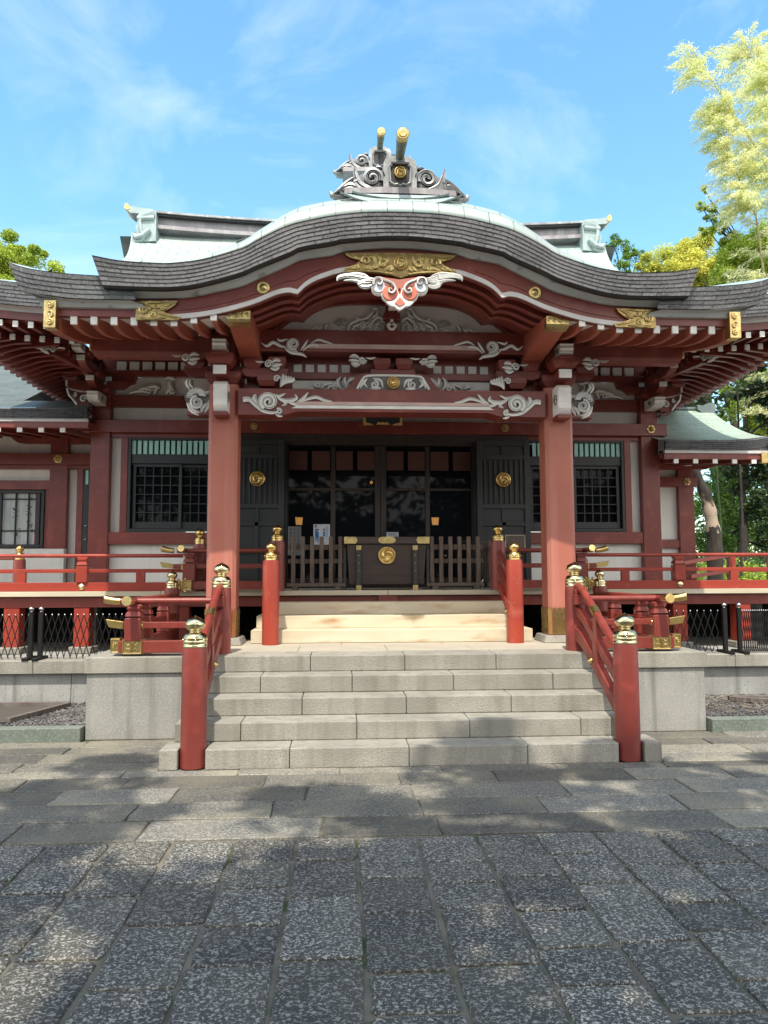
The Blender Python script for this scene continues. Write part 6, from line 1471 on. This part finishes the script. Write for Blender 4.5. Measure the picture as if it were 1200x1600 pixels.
# ================================================================== trees
def leaves(mb, rnd, c, r, n, size, squash=(1, 1, .8), droop=0.0, narrow=.45, shell=.45):
    for i in range(n):
        while True:
            d = Vector((rnd.uniform(-1, 1), rnd.uniform(-1, 1), rnd.uniform(-1, 1)))
            if .05 < d.length < 1: break
        d = d.normalized()*(shell+(1-shell)*rnd.random())
        p = Vector(c)+Vector((d.x*r*squash[0], d.y*r*squash[1], d.z*r*squash[2]))
        a = Vector((rnd.gauss(0, 1), rnd.gauss(0, 1), rnd.gauss(0, .6)-droop)).normalized()
        b = a.cross(Vector((rnd.gauss(0, 1), rnd.gauss(0, 1), rnd.gauss(0, 1)))).normalized()
        s = size*rnd.uniform(.6, 1.3); h = s*narrow
        mb.add([p-a*s, p+b*h, p+a*s, p-b*h], [(0, 1, 2, 3)])
def limb(mb, a, b, r0, r1, rnd, k=6, wob=.08):
    a, b = Vector(a), Vector(b); L_ = (b-a).length; pts = []
    for i in range(k+1):
        t = i/k; o = Vector((rnd.uniform(-1, 1), rnd.uniform(-1, 1), 0))*wob*L_*.3*math.sin(PI*t); pts.append(a.lerp(b, t)+o)
    mb.tube(pts, [r0+(r1-r0)*i/k for i in range(k+1)], 9)
    return pts
def tree(name, label, base, top, r0, blobs, leafm, size, n, seed, cat='tree', bark='bark', group=None, narrow=.45, droop=0, shell=.45):
    rnd = random.Random(seed); base = Vector(base); root = thing(name, label, cat, base, group)
    t = MB(); pts = limb(t, (0, 0, 0), Vector(top)-base, r0, r0*.45, rnd, 8)
    for c, r in blobs:
        k = min(range(len(pts)), key=lambda i: (pts[i]-(Vector(c)-base)).length+abs(i-5)*.2)
        limb(t, pts[k], Vector(c)-base, r0*.35, r0*.08, rnd, 5, .15)
    t.build('trunk', bark, root)
    cr_ = MB()
    for c, r in blobs:
        c = Vector(c)-base
        k = max(4, int(9*r)); per = int(n*r*r/k)
        for j in range(k):
            d = Vector((rnd.gauss(0, 1), rnd.gauss(0, 1), rnd.gauss(0, .8))).normalized()*r*rnd.uniform(.35, .95)
            leaves(cr_, rnd, c+d, r*rnd.uniform(.24, .42), per, size, droop=droop, narrow=narrow, shell=shell)
        leaves(cr_, rnd, c, r*.8, int(n*r*r*.3), size, droop=droop, narrow=narrow)
    cr_.build('crown', leafm, root)
    return root
def skyp(px, py, Y): return at(px, py, Y)
# tree behind the hall at left
b_ = [(skyp(x, y, 24), r) for x, y, r in ((5, 400, .75), (50, 405, .55), (85, 418, .4), (20, 425, .8), (-60, 400, 1.3), (-30, 440, 1.5))]
tree('broadleaf_tree', 'bright lime green tree top showing above the left roof corner', (-12.5, 24, .5), (-11.5, 24, 9.5), .28, b_, 'lf_lime', .045, 9000, 1)
# trees behind the hall at right
b_ = [(skyp(x, y, 23), r) for x, y, r in ((1040, 405, .8), (1085, 395, .8), (1010, 420, .55), (1070, 430, 1.0), (1100, 380, .4), (1110, 430, .8), (1075, 385, .45))]
tree('flowering_tree', 'rounded yellow leaved tree just above the right end of the porch roof', (11.5, 23, .5), (10.5, 23, 10), .25, b_, 'lf_yellow', .042, 8500, 2, shell=.2)
b_ = [(skyp(x, y, 26), r) for x, y, r in ((960, 385, .45), (982, 390, .4), (995, 400, .4), (975, 410, .5), (965, 420, .5))]
tree('broadleaf_tree', 'small dark airy tree top beside the right end of the main ridge', (9.8, 26, .5), (9.6, 26, 11), .15, b_, 'lf_green', .045, 3200, 3)
b_ = [(skyp(x, y, 19), r) for x, y, r in ((1150, 405, .7), (1190, 385, .8), (1175, 440, .9), (1210, 430, 1.1), (1130, 430, .5), (1110, 340, .2), (1125, 352, .25), (1095, 322, .22), (1100, 295, .14), (1112, 325, .18), (1135, 335, .25), (1108, 362, .25), (1150, 375, .4), (1200, 360, .5), (1140, 400, .35))]
tree('maple_tree', 'yellow green maple filling the right edge above the roof', (12.4, 19, .5), (11.2, 19, 8.5), .12, b_, 'lf_lime', .036, 10000, 4, narrow=.45)
b_ = [(skyp(x, y, 27), r) for x, y, r in ((1120, 425, 1.2), (1170, 430, 1.3), (1060, 450, 1.2))]
tree('broadleaf_tree', 'dark green tree glimpsed between the yellow tree and the maple', (14, 27, .5), (13.5, 27, 10.5), .2, b_, 'lf_green', .055, 3600, 5)
# bamboo
def bamboo(label, pts, seed, n_sprays, reach, m_='lf_bamboo'):
    rnd = random.Random(seed); P0 = spline([Vector(p) for p in pts], 10); base = P0[0]
    root = thing('bamboo', label, 'bamboo', base, 'bamboo stalks on the right')
    c = MB(); k = len(P0); c.tube([p-base for p in P0], [.028*(1-.8*i/(k-1)) for i in range(k)], 8)
    c.build('culm', 'culm', root)
    f = MB(); tw = MB()
    for i in range(n_sprays):
        t = rnd.uniform(.10, 1); p = P0[int(t*(k-1))]; a = rnd.gauss(PI, .9) if rnd.random() < .6 else rnd.uniform(0, 2*PI); L_ = reach*rnd.uniform(.45, 1)*(1.1-.55*t*t)
        tip = p+Vector((math.cos(a)*L_, math.sin(a)*L_, L_*rnd.uniform(.05, .45)))
        mid = p.lerp(tip, .55)+Vector((0, 0, .16*L_)); tip.z -= .1*L_; br = spline([p, mid, tip], 9); tw.tube([q-base for q in br], [.004]*len(br), 3, cap=False)
        dr = (tip-mid).normalized()
        for q in br[3:]:
            for j in range(8):
                o = q+Vector((rnd.gauss(0, .05), rnd.gauss(0, .05), rnd.gauss(-.02, .035))); d = (dr*rnd.uniform(.4, 1.2)+Vector((rnd.gauss(0, .5), rnd.gauss(0, .5), rnd.gauss(-.25, .4)))).normalized()
                b = d.cross(Vector((rnd.gauss(0, 1), rnd.gauss(0, 1), rnd.gauss(0, 1)))).normalized(); s = rnd.uniform(.03, .065); o = o-base
                f.add([o-d*s, o+b*s*.16, o+d*s, o-b*s*.16], [(0, 1, 2, 3)])
    tw.build('branches', 'culm', root); f.build('foliage', m_, root)
Yb = 16
bamboo('tallest leaning pale bamboo whose feathery top reaches highest at the right edge', [(10.6, 17, .5), skyp(1225, 360, Yb), skyp(1200, 268, Yb), skyp(1150, 185, Yb), skyp(1085, 85, Yb)], 21, 135, 1.4)
bamboo('pale bamboo stalk arching behind the tallest one', [(10.9, 18, .5), skyp(1235, 330, Yb+1), skyp(1210, 200, Yb+1), skyp(1190, 120, Yb+1), skyp(1165, 75, Yb+1)], 22, 120, 1.4)
bamboo('thinner bamboo stalk rising low above the maple', [(9.9, 17, .5), skyp(1190, 400, Yb), skyp(1170, 320, Yb), skyp(1140, 240, Yb), skyp(1120, 160, Yb)], 23, 140, 1.0)
bamboo('bamboo stalk cut by the right edge of the picture', [(11.8, 16, .5), skyp(1260, 330, Yb), skyp(1235, 220, Yb), skyp(1215, 150, Yb), skyp(1200, 100, Yb)], 24, 120, 1.25)
# grove seen under the right roof
rnd = random.Random(31)
tk = thing('leaning_tree', 'thick leaning trunk with a peeled pale patch, under the right wing roof', 'tree', (7.0, 14.6, .5))
pts = [skyp(x, y, 14.6) for x, y in ((1118, 960), (1117, 860), (1112, 815), (1103, 775), (1085, 735), (1070, 690), (1050, 620))]; pts = spline(pts, 5)
t = MB(); t.tube([p-Vector((7.0, 14.6, .5)) for p in pts], [.165-.004*i*30/len(pts)+.012*math.sin(i*1.7) for i in range(len(pts))], 16)
pb = mat('bark_with_peeled_patch', (.045, .036, .028), (.02, .016, .013), 5, .9, stretch=(4, 4, 1), bump=.8, bscale=18)
nt = pb.node_tree; N = nt.nodes.new; L = nt.links.new; g_ = N('ShaderNodeNewGeometry'); sx = N('ShaderNodeSeparateXYZ'); L(g_.outputs['Position'], sx.inputs[0])
nn = N('ShaderNodeTexNoise'); nn.inputs['Scale'].default_value = 4.5; nn.inputs['Detail'].default_value = 5; L(g_.outputs['Position'], nn.inputs['Vector'])
ma = N('ShaderNodeMath'); ma.operation = 'MULTIPLY_ADD'; L(nn.outputs['Fac'], ma.inputs[0]); ma.inputs[1].default_value = 1.3; L(sx.outputs['Z'], ma.inputs[2])
r1 = N('ShaderNodeValToRGB'); e_ = r1.color_ramp.elements; e_[0].position = 0; e_[0].color = (0, 0, 0, 1); e_[1].position = 1; e_[1].color = (0, 0, 0, 1)
for ps, v in ((.37, 0), (.40, 1), (.56, 1), (.62, .2), (.74, 0)): q = e_.new(ps); q.color = (v, v, v, 1)
mr_ = N('ShaderNodeMapRange'); mr_.inputs['From Min'].default_value = 2.55; mr_.inputs['From Max'].default_value = 4.1; L(ma.outputs[0], mr_.inputs['Value']); L(mr_.outputs[0], r1.inputs[0])
bs_ = nt.nodes['Principled BSDF']; old = bs_.inputs['Base Color'].links[0].from_socket; xx = N('ShaderNodeMix'); xx.data_type = 'RGBA'; L(old, xx.inputs['A']); xx.inputs['B'].default_value = (.36, .28, .21, 1); L(r1.outputs[0], xx.inputs['Factor']); L(xx.outputs['Result'], bs_.inputs['Base Color'])
t.build('trunk', pb, tk)
cr_ = MB(); leaves(cr_, rnd, Vector((-.6, 1.2, 5.2)), 1.6, 2500, .09); cr_.build('crown', 'lf_dark', tk)
b_ = [(skyp(x, y, 17), r) for x, y, r in ((1165, 700, .7), (1195, 740, .8), (1150, 735, .35), (1185, 800, .5), (1215, 860, .6), (1170, 600, .5), (1195, 610, .6), (1215, 650, .7))]
tree('broadleaf_tree', 'dark trunked tree with deep green leaves close to the right edge', (8.6, 17, .5), skyp(1165, 640, 17), .12, b_, 'lf_dark', .045, 6000, 6)
b_ = [(skyp(x, y, 21), r) for x, y, r in ((1110, 740, .9), (1140, 720, .9), (1100, 800, .9), (1140, 790, 1.0), (1180, 830, 1.0), (1120, 850, .9), (1200, 780, .8), (1085, 860, .8))]
tree('broadleaf_tree', 'sunlit green tree filling the gap under the right wing roof', (10.8, 21, .5), (10.8, 21, 4.2), .12, b_, 'lf_green', .05, 2300, 7)
b_ = [(skyp(x, y, 19.5), r) for x, y, r in ((1185, 620, .8), (1170, 590, .5), (1200, 650, .8), (1150, 640, .6), (1185, 670, .5))]
tree('maple_tree', 'lime green maple beside the green copper roof on the right', (10.6, 19.5, .5), (10.8, 19.5, 5.5), .10, b_, 'lf_lime', .05, 4200, 8)
for i, (x0_, x1_, lb) in enumerate(((1128, 1108, 'thin green bamboo stalk just right of the leaning trunk'), (1158, 1152, 'thin straight bamboo stalk in the middle of the gap under the roof'))):
    p0, p1 = skyp(x0_, 900, 15.5), skyp(x1_, 600, 15.5); o = thing('bamboo', lb, 'bamboo', p0, 'bamboo stalks on the right')
    MB().tube([p0-p0, (p1-p0)*.3+Vector((.05, 0, 0)), (p1-p0)*.6+Vector((.02, 0, 0)), p1-p0], [.03, .027, .024, .02], 8).build('culm', 'bark' if i else 'lf_dark', o)
hd = MB(); rnd = random.Random(77)
for i in range(34):
    leaves(hd, rnd, Vector((rnd.uniform(4.5, 16), rnd.uniform(22, 30), rnd.uniform(.8, 3.2))), rnd.uniform(.7, 1.3), 420, .07)
o = hd.build('far_thicket', 'lf_green', kind='stuff')
hd = MB()
for i in range(16):
    leaves(hd, rnd, Vector((rnd.uniform(6.2, 12), rnd.uniform(15, 17.5), rnd.uniform(.9, 1.7))), rnd.uniform(.4, .7), 420, .055)
hd.build('hedge_planting', 'lf_lime', kind='stuff')
# distant wood beyond the hall on both sides
hd = MB()
for i in range(60):
    sgn = -1 if i % 2 else 1
    leaves(hd, rnd, Vector((sgn*rnd.uniform(18, 40), rnd.uniform(20, 40), rnd.uniform(1, 6))), rnd.uniform(1.6, 3), 260, .28)
hd.build('distant_wood', 'lf_dark', kind='stuff')
# the tall trees over the forecourt whose shade falls on the paving
def shade(label, base, top, blobs, seed, n=520, size=.17):
    tree('broadleaf_tree', label, base, top, .32, blobs, 'lf_green', size, n, seed, group='tall trees behind the viewer')
sh = lambda X, Y, z: Vector((X-sdir.x/(-sdir.z)*z, Y-sdir.y/(-sdir.z)*z, z))     # crown point whose shadow falls on (X, Y)
rnd = random.Random(12)
bl_ = []
for X in (-4.6, -3.4, -2.2, -.9, .5, 1.9, 3.3, 4.7):
    for Y in (-1.2, .1, 1.4, 2.7, 3.9, 5.1, 6.0):
        if Y > 4.6 and X < -3: continue
        if Y > 5.5 and rnd.random() < .25: continue
        if Y < 4.5 and rnd.random() < .10: continue
        z = rnd.uniform(8.0, 10.5); bl_.append((sh(X+rnd.uniform(-.3, .3), Y+rnd.uniform(-.3, .3), z), rnd.uniform(.95, 1.2) if Y < 5 else .75))
shade('tall leafy tree overhead at left, its shade falling on the dark paving', (-5.5, -5, 0), (-3.5, -4.5, 8.5), bl_[:len(bl_)//2], 41)
shade('tall leafy tree overhead at right, its shade falling on the dark paving', (5.5, -5.5, 0), (3.5, -4.5, 8.5), bl_[len(bl_)//2:], 42)
hd = MB()
for i in range(150):
    leaves(hd, rnd, Vector((-33+i*.44, rnd.uniform(-26, -18), rnd.uniform(1, 7.5))), rnd.uniform(1.8, 2.8), 170, .42, shell=.1)
hd.build('wood_behind_viewer', 'lf_dark', kind='stuff')
# rail climbing behind the right veranda
br = thing('ramp_railing', 'red railing slanting up behind the right veranda railing', 'railing', (6, 12.3, 1.3))
def BR(mb, n): o = mb.build(n, 'redbright', br, .004); o.location = (-6, -12.3, -1.3); return o
BR(MB().beam((4.9, 12.0, 1.72), (6.0, 12.6, 1.86), .05, .06).beam((6.0, 12.6, 1.86), (8.5, 12.6, 1.88), .05, .06), 'handrail'); BR(MB().beam((5.0, 12.0, 1.5), (6.0, 12.6, 1.6), .05, .06).beam((6.0, 12.6, 1.6), (8.5, 12.6, 1.6), .05, .05), 'middle_rail')
for x in (6.0, 6.7, 7.6): BR(MB().box(x-.06, x+.06, 12.55, 12.65, 1.3, 1.85), 'post')
BR(MB().box(5.6, 8.5, 12.5, 12.7, 1.2, 1.34), 'bottom_rail')
bpy.context.view_layer.update()
